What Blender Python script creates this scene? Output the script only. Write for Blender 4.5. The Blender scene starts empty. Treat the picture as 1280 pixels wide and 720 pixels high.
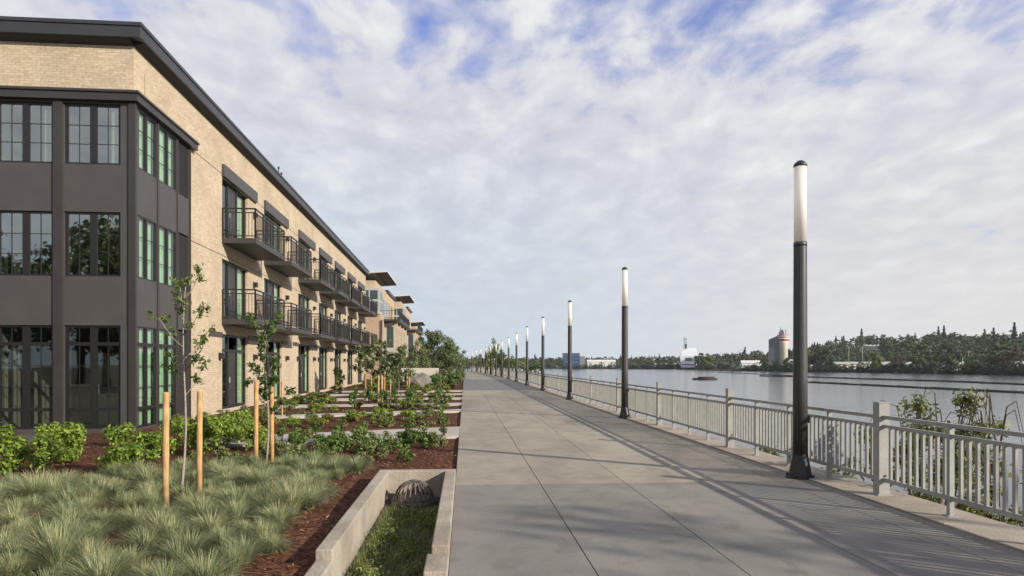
import bpy, math, random
import numpy as np
from mathutils import Vector, Matrix

rnd = random.Random(7)
nr = np.random.default_rng(11)
SC = bpy.context.scene
COL = SC.collection
R = math.radians
PI = math.pi

# ------------------------------------------------------------------ camera
F, CX, HY, CAMZ = 830.0, 640.0, 455.0, 1.7
YAW = R(4.07)
cs, sn = math.cos(YAW), math.sin(YAW)
cd = bpy.data.cameras.new('camera')
cam = bpy.data.objects.new('camera', cd)
COL.objects.link(cam)
cam.location = (0, 0, CAMZ)
cam.rotation_euler = (R(90), 0, -YAW)
cd.sensor_width = 36
cd.lens = F / 1280 * 36
cd.shift_y = 95 / 1280
cd.clip_start = 0.1
cd.clip_end = 9000
SC.camera = cam


def atd(px, D, z=0.0):
    lat = (px - CX) / F * D
    return Vector((lat * cs + D * sn, D * cs - lat * sn, z))


def at(px, py, z=0.0):
    return atd(px, F * (CAMZ - z) / (py - HY), z)


# ------------------------------------------------------------------ helpers
def tag(o, label=None, cat=None, group=None, kind=None):
    if label: o['label'] = label
    if cat: o['category'] = cat
    if group: o['group'] = group
    if kind: o['kind'] = kind
    return o


def empty(name, loc=(0, 0, 0), rz=0.0, label=None, cat=None, group=None):
    o = bpy.data.objects.new(name, None)
    COL.objects.link(o)
    o.location = loc
    o.rotation_euler = (0, 0, rz)
    o.empty_display_size = 0.2
    return tag(o, label, cat, group)


def mesh_arrays(name, V, faces_idx, nper, mat):
    """faces_idx: flat int array of vertex indices, nper verts per face"""
    me = bpy.data.meshes.new(name)
    V = np.asarray(V, dtype=np.float32)
    fi = np.asarray(faces_idx, dtype=np.int32).ravel()
    nf = len(fi) // nper
    me.vertices.add(len(V))
    me.vertices.foreach_set('co', V.ravel())
    me.loops.add(len(fi))
    me.loops.foreach_set('vertex_index', fi)
    me.polygons.add(nf)
    me.polygons.foreach_set('loop_start', np.arange(nf, dtype=np.int32) * nper)
    me.update(calc_edges=True)
    me.validate()
    if mat: me.materials.append(mat)
    return me


def link_mesh(name, me, parent=None, loc=None):
    o = bpy.data.objects.new(name, me)
    COL.objects.link(o)
    if parent: o.parent = parent
    if loc is not None: o.location = loc
    return o


class MB:
    def __init__(s):
        s.v = []; s.f = []; s.sm = []

    def add(s, vs, fs, smooth=False):
        b = len(s.v)
        s.v += [tuple(p) for p in vs]
        for f in fs:
            s.f.append(tuple(b + i for i in f)); s.sm.append(smooth)

    def box(s, x0, x1, y0, y1, z0, z1):
        if x0 > x1: x0, x1 = x1, x0
        if y0 > y1: y0, y1 = y1, y0
        if z0 > z1: z0, z1 = z1, z0
        s.add([(x0, y0, z0), (x1, y0, z0), (x1, y1, z0), (x0, y1, z0), (x0, y0, z1), (x1, y0, z1), (x1, y1, z1), (x0, y1, z1)],
              [(0, 3, 2, 1), (4, 5, 6, 7), (0, 1, 5, 4), (1, 2, 6, 5), (2, 3, 7, 6), (3, 0, 4, 7)])

    def bar(s, p0, p1, w, h, up=(0, 0, 1)):
        p0, p1 = Vector(p0), Vector(p1)
        d = (p1 - p0).normalized()
        u = Vector(up)
        if abs(d.dot(u)) > .98: u = Vector((1, 0, 0))
        a = d.cross(u).normalized() * (w / 2)
        b = a.cross(d).normalized() * (h / 2)
        vs = [p0 - a - b, p0 + a - b, p0 + a + b, p0 - a + b, p1 - a - b, p1 + a - b, p1 + a + b, p1 - a + b]
        s.add(vs, [(0, 3, 2, 1), (4, 5, 6, 7), (0, 1, 5, 4), (1, 2, 6, 5), (2, 3, 7, 6), (3, 0, 4, 7)])

    def tube(s, pts, rad, n=6, caps=True, smooth=True):
        pts = [Vector(p) for p in pts]
        if not isinstance(rad, (list, tuple)): rad = [rad] * len(pts)
        vs = []; fs = []
        ref = Vector((.31, .17, .93)).normalized()
        for i, p in enumerate(pts):
            d = (pts[min(i + 1, len(pts) - 1)] - pts[max(i - 1, 0)]).normalized()
            r0 = ref if abs(d.dot(ref)) < .95 else Vector((1, 0, 0))
            a = d.cross(r0).normalized(); b = d.cross(a).normalized()
            for k in range(n):
                t = 2 * PI * k / n
                vs.append(p + (a * math.cos(t) + b * math.sin(t)) * rad[i])
        for i in range(len(pts) - 1):
            for k in range(n):
                k2 = (k + 1) % n
                fs.append((i * n + k, i * n + k2, (i + 1) * n + k2, (i + 1) * n + k))
        s.add(vs, fs, smooth)
        if caps:
            m = len(pts) - 1
            b0 = len(s.v) - len(vs)
            s.f.append(tuple(b0 + k for k in range(n))[::-1]); s.sm.append(False)
            s.f.append(tuple(b0 + m * n + k for k in range(n))); s.sm.append(False)

    def lathe(s, prof, n=20, c=(0, 0, 0), smooth=True):
        vs = []; fs = []
        for (r, z) in prof:
            for k in range(n):
                t = 2 * PI * k / n
                vs.append((c[0] + r * math.cos(t), c[1] + r * math.sin(t), c[2] + z))
        m = len(prof)
        for i in range(m - 1):
            for k in range(n):
                k2 = (k + 1) % n
                fs.append((i * n + k, i * n + k2, (i + 1) * n + k2, (i + 1) * n + k))
        s.add(vs, fs, smooth)
        b0 = len(s.v) - len(vs)
        s.f.append(tuple(b0 + k for k in range(n))[::-1]); s.sm.append(False)
        s.f.append(tuple(b0 + (m - 1) * n + k for k in range(n))); s.sm.append(False)

    def poly(s, pts):
        s.add(pts, [tuple(range(len(pts)))])

    def prism(s, pts, vec):
        """closed extrusion of planar polygon pts along vec"""
        n = len(pts); v = Vector(vec)
        vs = [Vector(p) for p in pts] + [Vector(p) + v for p in pts]
        fs = [tuple(range(n))[::-1], tuple(range(n, 2 * n))] + [(i, (i + 1) % n, n + (i + 1) % n, n + i) for i in range(n)]
        s.add(vs, fs)

    def mesh(s, name, mat, bevel=0, fix=False):
        me = bpy.data.meshes.new(name)
        me.from_pydata(s.v, [], s.f)
        me.polygons.foreach_set('use_smooth', s.sm)
        if fix:
            import bmesh
            bm = bmesh.new(); bm.from_mesh(me)
            bmesh.ops.recalc_face_normals(bm, faces=bm.faces)
            bm.to_mesh(me); bm.free()
        uv = me.uv_layers.new(name='UVMap')
        nl = len(me.loops)
        li = np.empty(nl, dtype=np.int32); me.loops.foreach_get('vertex_index', li)
        co = np.empty(len(me.vertices) * 3, dtype=np.float32); me.vertices.foreach_get('co', co); co = co.reshape(-1, 3)
        nrm = np.empty(len(me.polygons) * 3, dtype=np.float32); me.polygons.foreach_get('normal', nrm); nrm = nrm.reshape(-1, 3)
        lt = np.empty(len(me.polygons), dtype=np.int32); me.polygons.foreach_get('loop_total', lt)
        ln = np.abs(np.repeat(nrm, lt, axis=0)); p = co[li]
        ax = np.argmax(ln, axis=1)
        U = np.where(ax == 0, p[:, 1], p[:, 0]); W = np.where(ax == 2, p[:, 1], p[:, 2])
        uv.data.foreach_set('uv', np.stack([U, W], 1).astype(np.float32).ravel())
        if mat: me.materials.append(mat)
        me.update()
        return me

    def build(s, name, mat, parent=None, loc=None, bevel=0, fix=False):
        o = link_mesh(name, s.mesh(name, mat, fix=fix), parent, loc)
        if bevel:
            m = o.modifiers.new('bevel', 'BEVEL'); m.width = bevel; m.segments = 2; m.limit_method = 'ANGLE'; m.harden_normals = False
        return o


def copy_tree(o, parent=None):
    c = o.copy()
    COL.objects.link(c)
    if parent: c.parent = parent
    for ch in [x for x in o.children]:
        copy_tree(ch, c)
    return c


# ------------------------------------------------------------------ materials
def newmat(name):
    m = bpy.data.materials.new(name); m.use_nodes = True
    nt = m.node_tree; nt.nodes.clear()
    out = nt.nodes.new('ShaderNodeOutputMaterial')
    return m, nt, out


def N(nt, t, **kw):
    n = nt.nodes.new('ShaderNode' + t)
    for k, v in kw.items():
        if k.startswith('i_'):
            n.inputs[k[2:].replace('_', ' ')].default_value = v
        else:
            setattr(n, k, v)
    return n


def ramp(nt, src, stops):
    r = nt.nodes.new('ShaderNodeValToRGB')
    e = r.color_ramp.elements
    while len(e) < len(stops): e.new(.5)
    for i, (p, c) in enumerate(stops):
        e[i].position = p
        e[i].color = (c[0], c[1], c[2], 1) if not isinstance(c, (int, float)) else (c, c, c, 1)
    nt.links.new(src, r.inputs[0])
    return r


def principled(nt, out):
    b = nt.nodes.new('ShaderNodeBsdfPrincipled')
    nt.links.new(b.outputs[0], out.inputs[0])
    return b


def pm(name, c1, c2=None, scale=6.0, rough=.7, bump=0.0, metal=0.0, coord='Object', bscale=None, spec=.5, detail=6, patch=None):
    m, nt, out = newmat(name)
    b = principled(nt, out)
    b.inputs['Roughness'].default_value = rough
    b.inputs['Metallic'].default_value = metal
    b.inputs['Specular IOR Level'].default_value = spec
    if c2 is None:
        c2 = tuple(x * .88 for x in c1)
    if coord == 'World':
        g = N(nt, 'NewGeometry'); vec = g.outputs['Position']
    else:
        t = N(nt, 'TexCoord'); vec = t.outputs[coord]
    n1 = N(nt, 'TexNoise'); n1.inputs['Scale'].default_value = scale; n1.inputs['Detail'].default_value = detail
    n1.inputs['Roughness'].default_value = .6
    nt.links.new(vec, n1.inputs['Vector'])
    rp = ramp(nt, n1.outputs['Fac'], [(.32, c1), (.68, c2)])
    colour = rp.outputs[0]
    if patch:
        n3 = N(nt, 'TexNoise'); n3.inputs['Scale'].default_value = patch[0]; n3.inputs['Detail'].default_value = 4
        nt.links.new(vec, n3.inputs['Vector'])
        r3 = ramp(nt, n3.outputs['Fac'], [(.35, patch[1]), (.65, (1, 1, 1))])
        mx = N(nt, 'MixRGB', blend_type='MULTIPLY'); mx.inputs[0].default_value = 1
        nt.links.new(colour, mx.inputs[1]); nt.links.new(r3.outputs[0], mx.inputs[2])
        colour = mx.outputs[0]
    nt.links.new(colour, b.inputs['Base Color'])
    if bump:
        n2 = N(nt, 'TexNoise'); n2.inputs['Scale'].default_value = bscale or scale * 6; n2.inputs['Detail'].default_value = 6
        nt.links.new(vec, n2.inputs['Vector'])
        bp = N(nt, 'Bump'); bp.inputs['Strength'].default_value = bump; bp.inputs['Distance'].default_value = .02
        nt.links.new(n2.outputs['Fac'], bp.inputs['Height']); nt.links.new(bp.outputs[0], b.inputs['Normal'])
    return m


def leafmat(name, stops, rough=.55, trans=.3, tone=0):
    m, nt, out = newmat(name)
    b = N(nt, 'BsdfPrincipled'); b.inputs['Roughness'].default_value = rough; b.inputs['Specular IOR Level'].default_value = .3
    g = N(nt, 'NewGeometry')
    oi = N(nt, 'ObjectInfo')
    ad = N(nt, 'Math', operation='MULTIPLY_ADD'); ad.inputs[1].default_value = .36; ad.inputs[2].default_value = -.18
    nt.links.new(oi.outputs['Random'], ad.inputs[0])
    sm = N(nt, 'Math', operation='ADD'); nt.links.new(g.outputs['Random Per Island'], sm.inputs[0]); nt.links.new(ad.outputs[0], sm.inputs[1])
    if tone:
        tn = N(nt, 'TexNoise'); tn.inputs['Scale'].default_value = tone; tn.inputs['Detail'].default_value = 2; nt.links.new(g.outputs['Position'], tn.inputs['Vector'])
        ta = N(nt, 'Math', operation='MULTIPLY_ADD'); ta.inputs[1].default_value = 2.2; ta.inputs[2].default_value = -1.1; nt.links.new(tn.outputs['Fac'], ta.inputs[0])
        tb = N(nt, 'Math', operation='ADD'); nt.links.new(ta.outputs[0], tb.inputs[0]); nt.links.new(sm.outputs[0], tb.inputs[1]); sm = tb
    n = len(stops)
    rp = ramp(nt, sm.outputs[0], [(i / (n - 1), c) for i, c in enumerate(stops)])
    nt.links.new(rp.outputs[0], b.inputs['Base Color'])
    t = N(nt, 'BsdfTranslucent'); nt.links.new(rp.outputs[0], t.inputs[0])
    mx = N(nt, 'MixShader'); mx.inputs[0].default_value = trans
    nt.links.new(b.outputs[0], mx.inputs[1]); nt.links.new(t.outputs[0], mx.inputs[2]); nt.links.new(mx.outputs[0], out.inputs[0])
    return m


def brickmat(name, c1, c2, mortar, bw=.2, bh=.067):
    m, nt, out = newmat(name)
    b = principled(nt, out); b.inputs['Roughness'].default_value = .9; b.inputs['Specular IOR Level'].default_value = .2
    t = N(nt, 'TexCoord')
    br = N(nt, 'TexBrick'); br.offset = .5
    br.inputs['Scale'].default_value = 1; br.inputs['Brick Width'].default_value = bw; br.inputs['Row Height'].default_value = bh
    br.inputs['Mortar Size'].default_value = .006; br.inputs['Mortar Smooth'].default_value = .2; br.inputs['Bias'].default_value = -.1
    br.inputs['Color1'].default_value = (*c1, 1); br.inputs['Color2'].default_value = (*c2, 1); br.inputs['Mortar'].default_value = (*mortar, 1)
    nt.links.new(t.outputs['UV'], br.inputs['Vector'])
    n1 = N(nt, 'TexNoise'); n1.inputs['Scale'].default_value = .7; n1.inputs['Detail'].default_value = 5
    nt.links.new(t.outputs['UV'], n1.inputs['Vector'])
    r1 = ramp(nt, n1.outputs['Fac'], [(.3, (.86, .84, .82)), (.7, (1.05, 1.04, 1.02))])
    n2 = N(nt, 'TexNoise'); n2.inputs['Scale'].default_value = 14; n2.inputs['Detail'].default_value = 3
    nt.links.new(t.outputs['UV'], n2.inputs['Vector'])
    r2 = ramp(nt, n2.outputs['Fac'], [(.3, (.82, .8, .78)), (.7, (1.06, 1.06, 1.06))])
    a = N(nt, 'MixRGB', blend_type='MULTIPLY'); a.inputs[0].default_value = 1
    nt.links.new(br.outputs[0], a.inputs[1]); nt.links.new(r1.outputs[0], a.inputs[2])
    a2 = N(nt, 'MixRGB', blend_type='MULTIPLY'); a2.inputs[0].default_value = 1
    nt.links.new(a.outputs[0], a2.inputs[1]); nt.links.new(r2.outputs[0], a2.inputs[2])
    nt.links.new(a2.outputs[0], b.inputs['Base Color'])
    bp = N(nt, 'Bump'); bp.invert = True; bp.inputs['Strength'].default_value = .6; bp.inputs['Distance'].default_value = .006
    nt.links.new(br.outputs['Fac'], bp.inputs['Height']); nt.links.new(bp.outputs[0], b.inputs['Normal'])
    return m


def glassmat(name, tint, refl=.2, rough=.015):
    m, nt, out = newmat(name)
    tr = N(nt, 'BsdfTransparent'); tr.inputs[0].default_value = (*tint, 1)
    gl = N(nt, 'BsdfGlossy'); gl.inputs['Roughness'].default_value = rough; gl.inputs[0].default_value = (.9, .95, .92, 1)
    fr = N(nt, 'Fresnel'); fr.inputs[0].default_value = 1.5
    ma = N(nt, 'Math', operation='MULTIPLY_ADD'); ma.inputs[1].default_value = 1 - refl; ma.inputs[2].default_value = refl
    nt.links.new(fr.outputs[0], ma.inputs[0])
    t = N(nt, 'TexCoord'); nz = N(nt, 'TexNoise'); nz.inputs['Scale'].default_value = .9; nz.inputs['Detail'].default_value = 1
    nt.links.new(t.outputs['Object'], nz.inputs['Vector'])
    bp = N(nt, 'Bump'); bp.inputs['Strength'].default_value = .12; bp.inputs['Distance'].default_value = .02
    nt.links.new(nz.outputs['Fac'], bp.inputs['Height']); nt.links.new(bp.outputs[0], gl.inputs['Normal'])
    ge = N(nt, 'NewGeometry'); iv = N(nt, 'Math', operation='SUBTRACT'); iv.inputs[0].default_value = 1; nt.links.new(ge.outputs['Backfacing'], iv.inputs[1])
    mu = N(nt, 'Math', operation='MULTIPLY'); nt.links.new(ma.outputs[0], mu.inputs[0]); nt.links.new(iv.outputs[0], mu.inputs[1])
    mx = N(nt, 'MixShader'); nt.links.new(mu.outputs[0], mx.inputs[0])
    nt.links.new(tr.outputs[0], mx.inputs[1]); nt.links.new(gl.outputs[0], mx.inputs[2]); nt.links.new(mx.outputs[0], out.inputs[0])
    return m


M = {}
M['brick'] = brickmat('buff_brick', (.49, .415, .31), (.40, .33, .235), (.35, .30, .23))
M['brick_far'] = brickmat('warm_brick', (.42, .30, .21), (.38, .27, .185), (.36, .29, .22))
M['brick_pale'] = brickmat('pale_brick', (.45, .365, .26), (.41, .33, .23), (.38, .31, .22))
M['clad'] = pm('dark_cladding', (.046, .042, .040), (.056, .051, .048), 1.5, .5)
M['clad_dark'] = pm('dark_trim', (.026, .022, .021), (.032, .028, .026), 2, .45)
M['frame'] = pm('black_frame', (.012, .011, .011), None, 3, .4)
M['roofmetal'] = pm('roof_metal', (.022, .022, .026), (.03, .03, .034), 1.5, .4)
M['soffit'] = pm('soffit', (.02, .018, .017), None, 3, .6)
M['slab'] = pm('balcony_slab_paint', (.032, .029, .028), (.04, .036, .034), 3, .55)
M['rail_black'] = pm('rail_black', (.018, .016, .016), None, 3, .4)
M['louver'] = pm('louver', (.035, .03, .028), None, 3, .5)
M['glass'] = glassmat('window_glass', (.72, .80, .76), .3)
M['glass_side'] = glassmat('side_window_glass', (.84, .95, .87), .09)
M['glass_low'] = glassmat('ground_floor_glass', (.86, .92, .87), .07)
M['pale_panel'] = pm('pale_fabric', (.46, .49, .42), (.4, .43, .36), 2, .9)  # pale green stands in for sky reflected in side windows; also door curtains
M['interior'] = pm('interior_dark', (.07, .06, .05), (.1, .085, .07), .6, .9)
M['interior_lit'] = pm('interior_furnishing', (.38, .34, .25), (.3, .27, .2), 2, .8)
def concmat(name, c1, c2):
    m, nt, out = newmat(name)
    b = principled(nt, out); b.inputs['Roughness'].default_value = .82; b.inputs['Specular IOR Level'].default_value = .4
    g = N(nt, 'NewGeometry'); P = g.outputs['Position']
    def noise(sc, det=5, scale3=None, dist=0):
        n = N(nt, 'TexNoise'); n.inputs['Scale'].default_value = sc; n.inputs['Detail'].default_value = det; n.inputs['Distortion'].default_value = dist
        if scale3:
            mp = N(nt, 'Mapping'); mp.inputs['Scale'].default_value = scale3; nt.links.new(P, mp.inputs[0]); nt.links.new(mp.outputs[0], n.inputs['Vector'])
        else: nt.links.new(P, n.inputs['Vector'])
        return n.outputs['Fac']
    col = ramp(nt, noise(1.1, 8), [(.3, c1), (.7, c2)]).outputs[0]
    def mul(col, src):
        a = N(nt, 'MixRGB', blend_type='MULTIPLY'); a.inputs[0].default_value = 1; nt.links.new(col, a.inputs[1]); nt.links.new(src, a.inputs[2]); return a.outputs[0]
    col = mul(col, ramp(nt, g.outputs['Random Per Island'], [(0, (.86, .86, .88)), (1, (1.06, 1.05, 1.02))]).outputs[0])
    col = mul(col, ramp(nt, noise(.55, 5, (1, .35, 1), 1.2), [(.36, (.80, .795, .79)), (.55, (1, 1, 1))]).outputs[0])
    col = mul(col, ramp(nt, noise(3.1, 9, None, .6), [(.30, (.80, .79, .78)), (.48, (1, 1, 1))]).outputs[0])
    col = mul(col, ramp(nt, noise(55, 3), [(.3, (.86, .86, .86)), (.7, (1.08, 1.08, 1.08))]).outputs[0])
    v = N(nt, 'TexVoronoi'); v.inputs['Scale'].default_value = 2.3; nt.links.new(P, v.inputs['Vector'])
    col = mul(col, ramp(nt, v.outputs['Distance'], [(.03, (.62, .61, .6)), (.05, (1, 1, 1))]).outputs[0])
    nt.links.new(col, b.inputs['Base Color'])
    bp = N(nt, 'Bump'); bp.inputs['Strength'].default_value = .25; bp.inputs['Distance'].default_value = .01
    nt.links.new(noise(1, 4, (9, 150, 1)), bp.inputs['Height']); nt.links.new(bp.outputs[0], b.inputs['Normal'])
    return m


M['concrete'] = concmat('promenade_concrete', (.30, .27, .212), (.248, .223, .176))
M['concrete_grey'] = concmat('promenade_concrete_grey', (.24, .223, .19), (.198, .185, .16))
M['concrete_x'] = pm('promenade_concrete', (.37, .325, .255), (.31, .272, .215), .9, .85, .25, coord='World', bscale=60, patch=(.22, (.84, .83, .82)))
M['concrete_dark'] = pm('grey_paving', (.145, .142, .14), (.12, .118, .118), .8, .85, .2, coord='World', bscale=60)
M['joint'] = pm('joint_filler', (.035, .032, .03), None, 5, .9)
M['curb'] = pm('curb_concrete', (.36, .31, .25), (.27, .235, .19), 2.2, .9, .4, coord='World', bscale=40, patch=(.9, (.72, .7, .67)))
M['path'] = pm('path_concrete', (.4, .37, .32), (.34, .315, .275), 1.5, .9, .3, coord='World', bscale=40, patch=(.5, (.85, .84, .82)))
M['planter'] = pm('planter_concrete', (.36, .315, .25), (.26, .225, .18), 2.4, .9, .5, coord='World', bscale=30, patch=(1.4, (.68, .66, .62)))
M['rail'] = pm('galvanised_rail', (.315, .313, .295), (.265, .263, .248), 3, .5, patch=(9, (.86, .84, .8)))
M['bolt'] = pm('dark_bolt', (.03, .028, .026), None, 5, .5)
M['pole'] = pm('lamp_pole_bronze', (.038, .035, .033), (.05, .046, .042), 2, .38)
M['poledk'] = pm('lamp_base_dark', (.02, .019, .019), None, 4, .5)
M['stake'] = pm('stake_wood', (.52, .34, .155), (.42, .26, .11), 9, .8, .3)
def woodmat():
    m, nt, out = newmat('stake_wood')
    b = principled(nt, out); b.inputs['Roughness'].default_value = .85; b.inputs['Specular IOR Level'].default_value = .2
    t = N(nt, 'TexCoord'); mp = N(nt, 'Mapping'); mp.inputs['Scale'].default_value = (60, 60, 3.5)
    nt.links.new(t.outputs['Object'], mp.inputs[0])
    n = N(nt, 'TexNoise'); n.inputs['Scale'].default_value = 1; n.inputs['Detail'].default_value = 5; nt.links.new(mp.outputs[0], n.inputs['Vector'])
    n2 = N(nt, 'TexNoise'); n2.inputs['Scale'].default_value = 5; nt.links.new(t.outputs['Object'], n2.inputs['Vector'])
    r1 = ramp(nt, n.outputs['Fac'], [(.3, (.30, .17, .07)), (.5, (.47, .30, .135)), (.7, (.56, .39, .20))])
    r2 = ramp(nt, n2.outputs['Fac'], [(.35, (.72, .7, .68)), (.6, (1, 1, 1))])
    a = N(nt, 'MixRGB', blend_type='MULTIPLY'); a.inputs[0].default_value = 1; nt.links.new(r1.outputs[0], a.inputs[1]); nt.links.new(r2.outputs[0], a.inputs[2])
    nt.links.new(a.outputs[0], b.inputs['Base Color'])
    bp = N(nt, 'Bump'); bp.inputs['Strength'].default_value = .5; bp.inputs['Distance'].default_value = .006
    nt.links.new(n.outputs['Fac'], bp.inputs['Height']); nt.links.new(bp.outputs[0], b.inputs['Normal'])
    return m


M['stake'] = woodmat()
M['bark_pale'] = pm('pale_bark', (.3, .26, .21), (.2, .17, .14), 14, .9, .4)
M['bark'] = pm('brown_bark', (.09, .065, .05), (.06, .045, .035), 8, .9, .5)
M['iron'] = pm('cast_iron', (.07, .058, .05), (.1, .075, .055), 12, .6, .3)
M['soil'] = pm('wet_soil', (.03, .024, .018), (.05, .038, .025), 8, .95, .5, coord='World')
M['rock'] = pm('riprap_rock', (.2, .18, .155), (.12, .11, .1), 1.2, .95, .6, coord='World', bscale=8)
M['whiteship'] = pm('ship_white', (.72, .73, .74), (.66, .67, .69), .3, .5)
M['shipblue'] = pm('ship_blue', (.05, .09, .2), None, .3, .5)
M['shipdark'] = pm('ship_dark', (.03, .03, .035), None, .3, .6)
M['silo'] = pm('silo_concrete', (.52, .47, .38), (.44, .4, .33), .2, .9)
M['silogrey'] = pm('silo_grey', (.17, .175, .19), (.14, .145, .16), .2, .8)
M['red'] = pm('red_paint', (.36, .12, .10), None, .3, .6)
M['white'] = pm('white_paint', (.75, .74, .72), None, .3, .6)
M['blueglass'] = pm('blue_facade', (.025, .05, .11), (.02, .04, .085), .1, .3)
M['shed'] = pm('pale_shed', (.55, .55, .52), None, .2, .7)
M['log'] = pm('wet_log', (.018, .015, .012), (.03, .025, .02), .5, .9)
M['dullglass'] = pm('dull_glass', (.05, .065, .06), (.035, .045, .045), .4, .12)
M['roofpale'] = pm('pale_roof', (.5, .48, .44), None, .2, .7)
M['greyframe'] = pm('grey_frame', (.34, .34, .31), None, 2, .6)
M['wallpale'] = pm('pale_wall', (.5, .47, .4), (.42, .4, .34), 2, .9)


def mulch_mat():
    m, nt, out = newmat('bark_mulch')
    b = principled(nt, out); b.inputs['Roughness'].default_value = .95; b.inputs['Specular IOR Level'].default_value = .1
    g = N(nt, 'NewGeometry')
    v = N(nt, 'TexVoronoi'); v.inputs['Scale'].default_value = 26; v.inputs['Randomness'].default_value = 1
    mp = N(nt, 'Mapping'); mp.inputs['Scale'].default_value = (1, 2.2, 1)
    nz = N(nt, 'TexNoise'); nz.inputs['Scale'].default_value = 3; nz.inputs['Detail'].default_value = 4
    nt.links.new(g.outputs['Position'], nz.inputs['Vector'])
    mixv = N(nt, 'MixRGB', blend_type='ADD'); mixv.inputs[0].default_value = .35
    nt.links.new(g.outputs['Position'], mixv.inputs[1]); nt.links.new(nz.outputs['Color'], mixv.inputs[2])
    nt.links.new(mixv.outputs[0], mp.inputs['Vector']); nt.links.new(mp.outputs[0], v.inputs['Vector'])
    sx = N(nt, 'SeparateColor'); nt.links.new(v.outputs['Color'], sx.inputs[0])
    rp = ramp(nt, sx.outputs[0], [(0, (.028, .012, .008)), (.5, (.078, .031, .018)), (.85, (.13, .055, .029)), (1, (.21, .105, .056))])
    nt.links.new(rp.outputs[0], b.inputs['Base Color'])
    bp = N(nt, 'Bump'); bp.inputs['Strength'].default_value = .9; bp.inputs['Distance'].default_value = .03
    nt.links.new(sx.outputs[1], bp.inputs['Height']); nt.links.new(bp.outputs[0], b.inputs['Normal'])
    return m


M['mulch'] = mulch_mat()
M['chip'] = leafmat('mulch_chip', [(.032, .013, .008), (.08, .031, .017), (.135, .056, .029), (.22, .11, .06)], .9, .0)
M['fescue'] = leafmat('blue_fescue', [(.085, .12, .058), (.155, .195, .095), (.225, .262, .128), (.31, .322, .16), (.45, .41, .215)], .6, .25)
M['shrub'] = leafmat('bright_shrub_leaf', [(.085, .14, .016), (.145, .22, .028), (.22, .30, .042), (.31, .39, .07)], .5, .35)
M['shrub_dark'] = leafmat('dark_shrub_leaf', [(.04, .085, .015), (.07, .13, .025), (.11, .18, .038), (.16, .22, .05)], .5, .3)
M['olive'] = leafmat('olive_leaf', [(.07, .09, .026), (.115, .14, .042), (.17, .195, .062), (.24, .24, .1)], .55, .3)
M['yellowgreen'] = leafmat('yellow_green_leaf', [(.12, .14, .03), (.18, .19, .04), (.25, .24, .06)], .55, .35)
M['treeleaf'] = leafmat('young_tree_leaf', [(.035, .065, .014), (.06, .1, .022), (.1, .14, .035), (.15, .17, .05)], .5, .35)
M['midtree'] = leafmat('mid_tree_leaf', [(.04, .06, .02), (.08, .11, .035), (.135, .165, .06), (.22, .235, .11)], .55, .25)
M['bronze'] = leafmat('bronze_leaf', [(.05, .04, .02), (.08, .06, .03), (.1, .085, .04)], .55, .25)
M['fartree'] = leafmat('far_tree_leaf', [(.028, .042, .022), (.058, .078, .036), (.105, .128, .055)], .7, .15, .11)
M['fardark'] = leafmat('far_conifer', [(.018, .03, .018), (.032, .046, .027), (.046, .062, .034)], .7, .1)
M['farbright'] = leafmat('far_bright_leaf', [(.085, .13, .025), (.13, .18, .04), (.18, .24, .06)], .6, .25)
M['farbrown'] = leafmat('far_brown_leaf', [(.06, .055, .035), (.085, .075, .045), (.11, .095, .06)], .7, .15)
M['weed'] = leafmat('planter_weed', [(.06, .1, .018), (.1, .15, .03), (.16, .2, .045), (.26, .24, .09)], .6, .3)
M['farland'] = pm('far_land', (.035, .045, .022), (.06, .06, .035), .03, .95, coord='World')
M['ground'] = pm('near_ground', (.06, .05, .035), (.09, .08, .045), .2, .95, coord='World')


def opal():
    m, nt, out = newmat('opal_diffuser')
    b = N(nt, 'BsdfPrincipled'); b.inputs['Base Color'].default_value = (.86, .84, .79, 1); b.inputs['Roughness'].default_value = .3
    t = N(nt, 'BsdfTranslucent'); t.inputs[0].default_value = (.86, .84, .79, 1)
    mx = N(nt, 'MixShader'); mx.inputs[0].default_value = .45
    nt.links.new(b.outputs[0], mx.inputs[1]); nt.links.new(t.outputs[0], mx.inputs[2]); nt.links.new(mx.outputs[0], out.inputs[0])
    return m


M['opal'] = opal()


def water_mat():
    m, nt, out = newmat('river_water')
    b = principled(nt, out)
    b.inputs['Base Color'].default_value = (.055, .062, .068, 1); b.inputs['Roughness'].default_value = .15; b.inputs['IOR'].default_value = 1.333
    g = N(nt, 'NewGeometry')
    mp = N(nt, 'Mapping'); mp.inputs['Rotation'].default_value = (0, 0, R(-35)); mp.inputs['Scale'].default_value = (.25, 1.1, 1)
    nt.links.new(g.outputs['Position'], mp.inputs['Vector'])
    n1 = N(nt, 'TexNoise'); n1.inputs['Scale'].default_value = 1.4; n1.inputs['Detail'].default_value = 3
    nt.links.new(mp.outputs[0], n1.inputs['Vector'])
    n2 = N(nt, 'TexNoise'); n2.inputs['Scale'].default_value = .018; n2.inputs['Detail'].default_value = 3
    nt.links.new(mp.outputs[0], n2.inputs['Vector'])
    r2 = ramp(nt, n2.outputs['Fac'], [(.40, .12), (.6, .5)])
    bp = N(nt, 'Bump'); bp.inputs['Distance'].default_value = .12
    nt.links.new(r2.outputs[0], bp.inputs['Strength'])
    nt.links.new(n1.outputs['Fac'], bp.inputs['Height']); nt.links.new(bp.outputs[0], b.inputs['Normal'])
    return m


M['water'] = water_mat()

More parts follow.
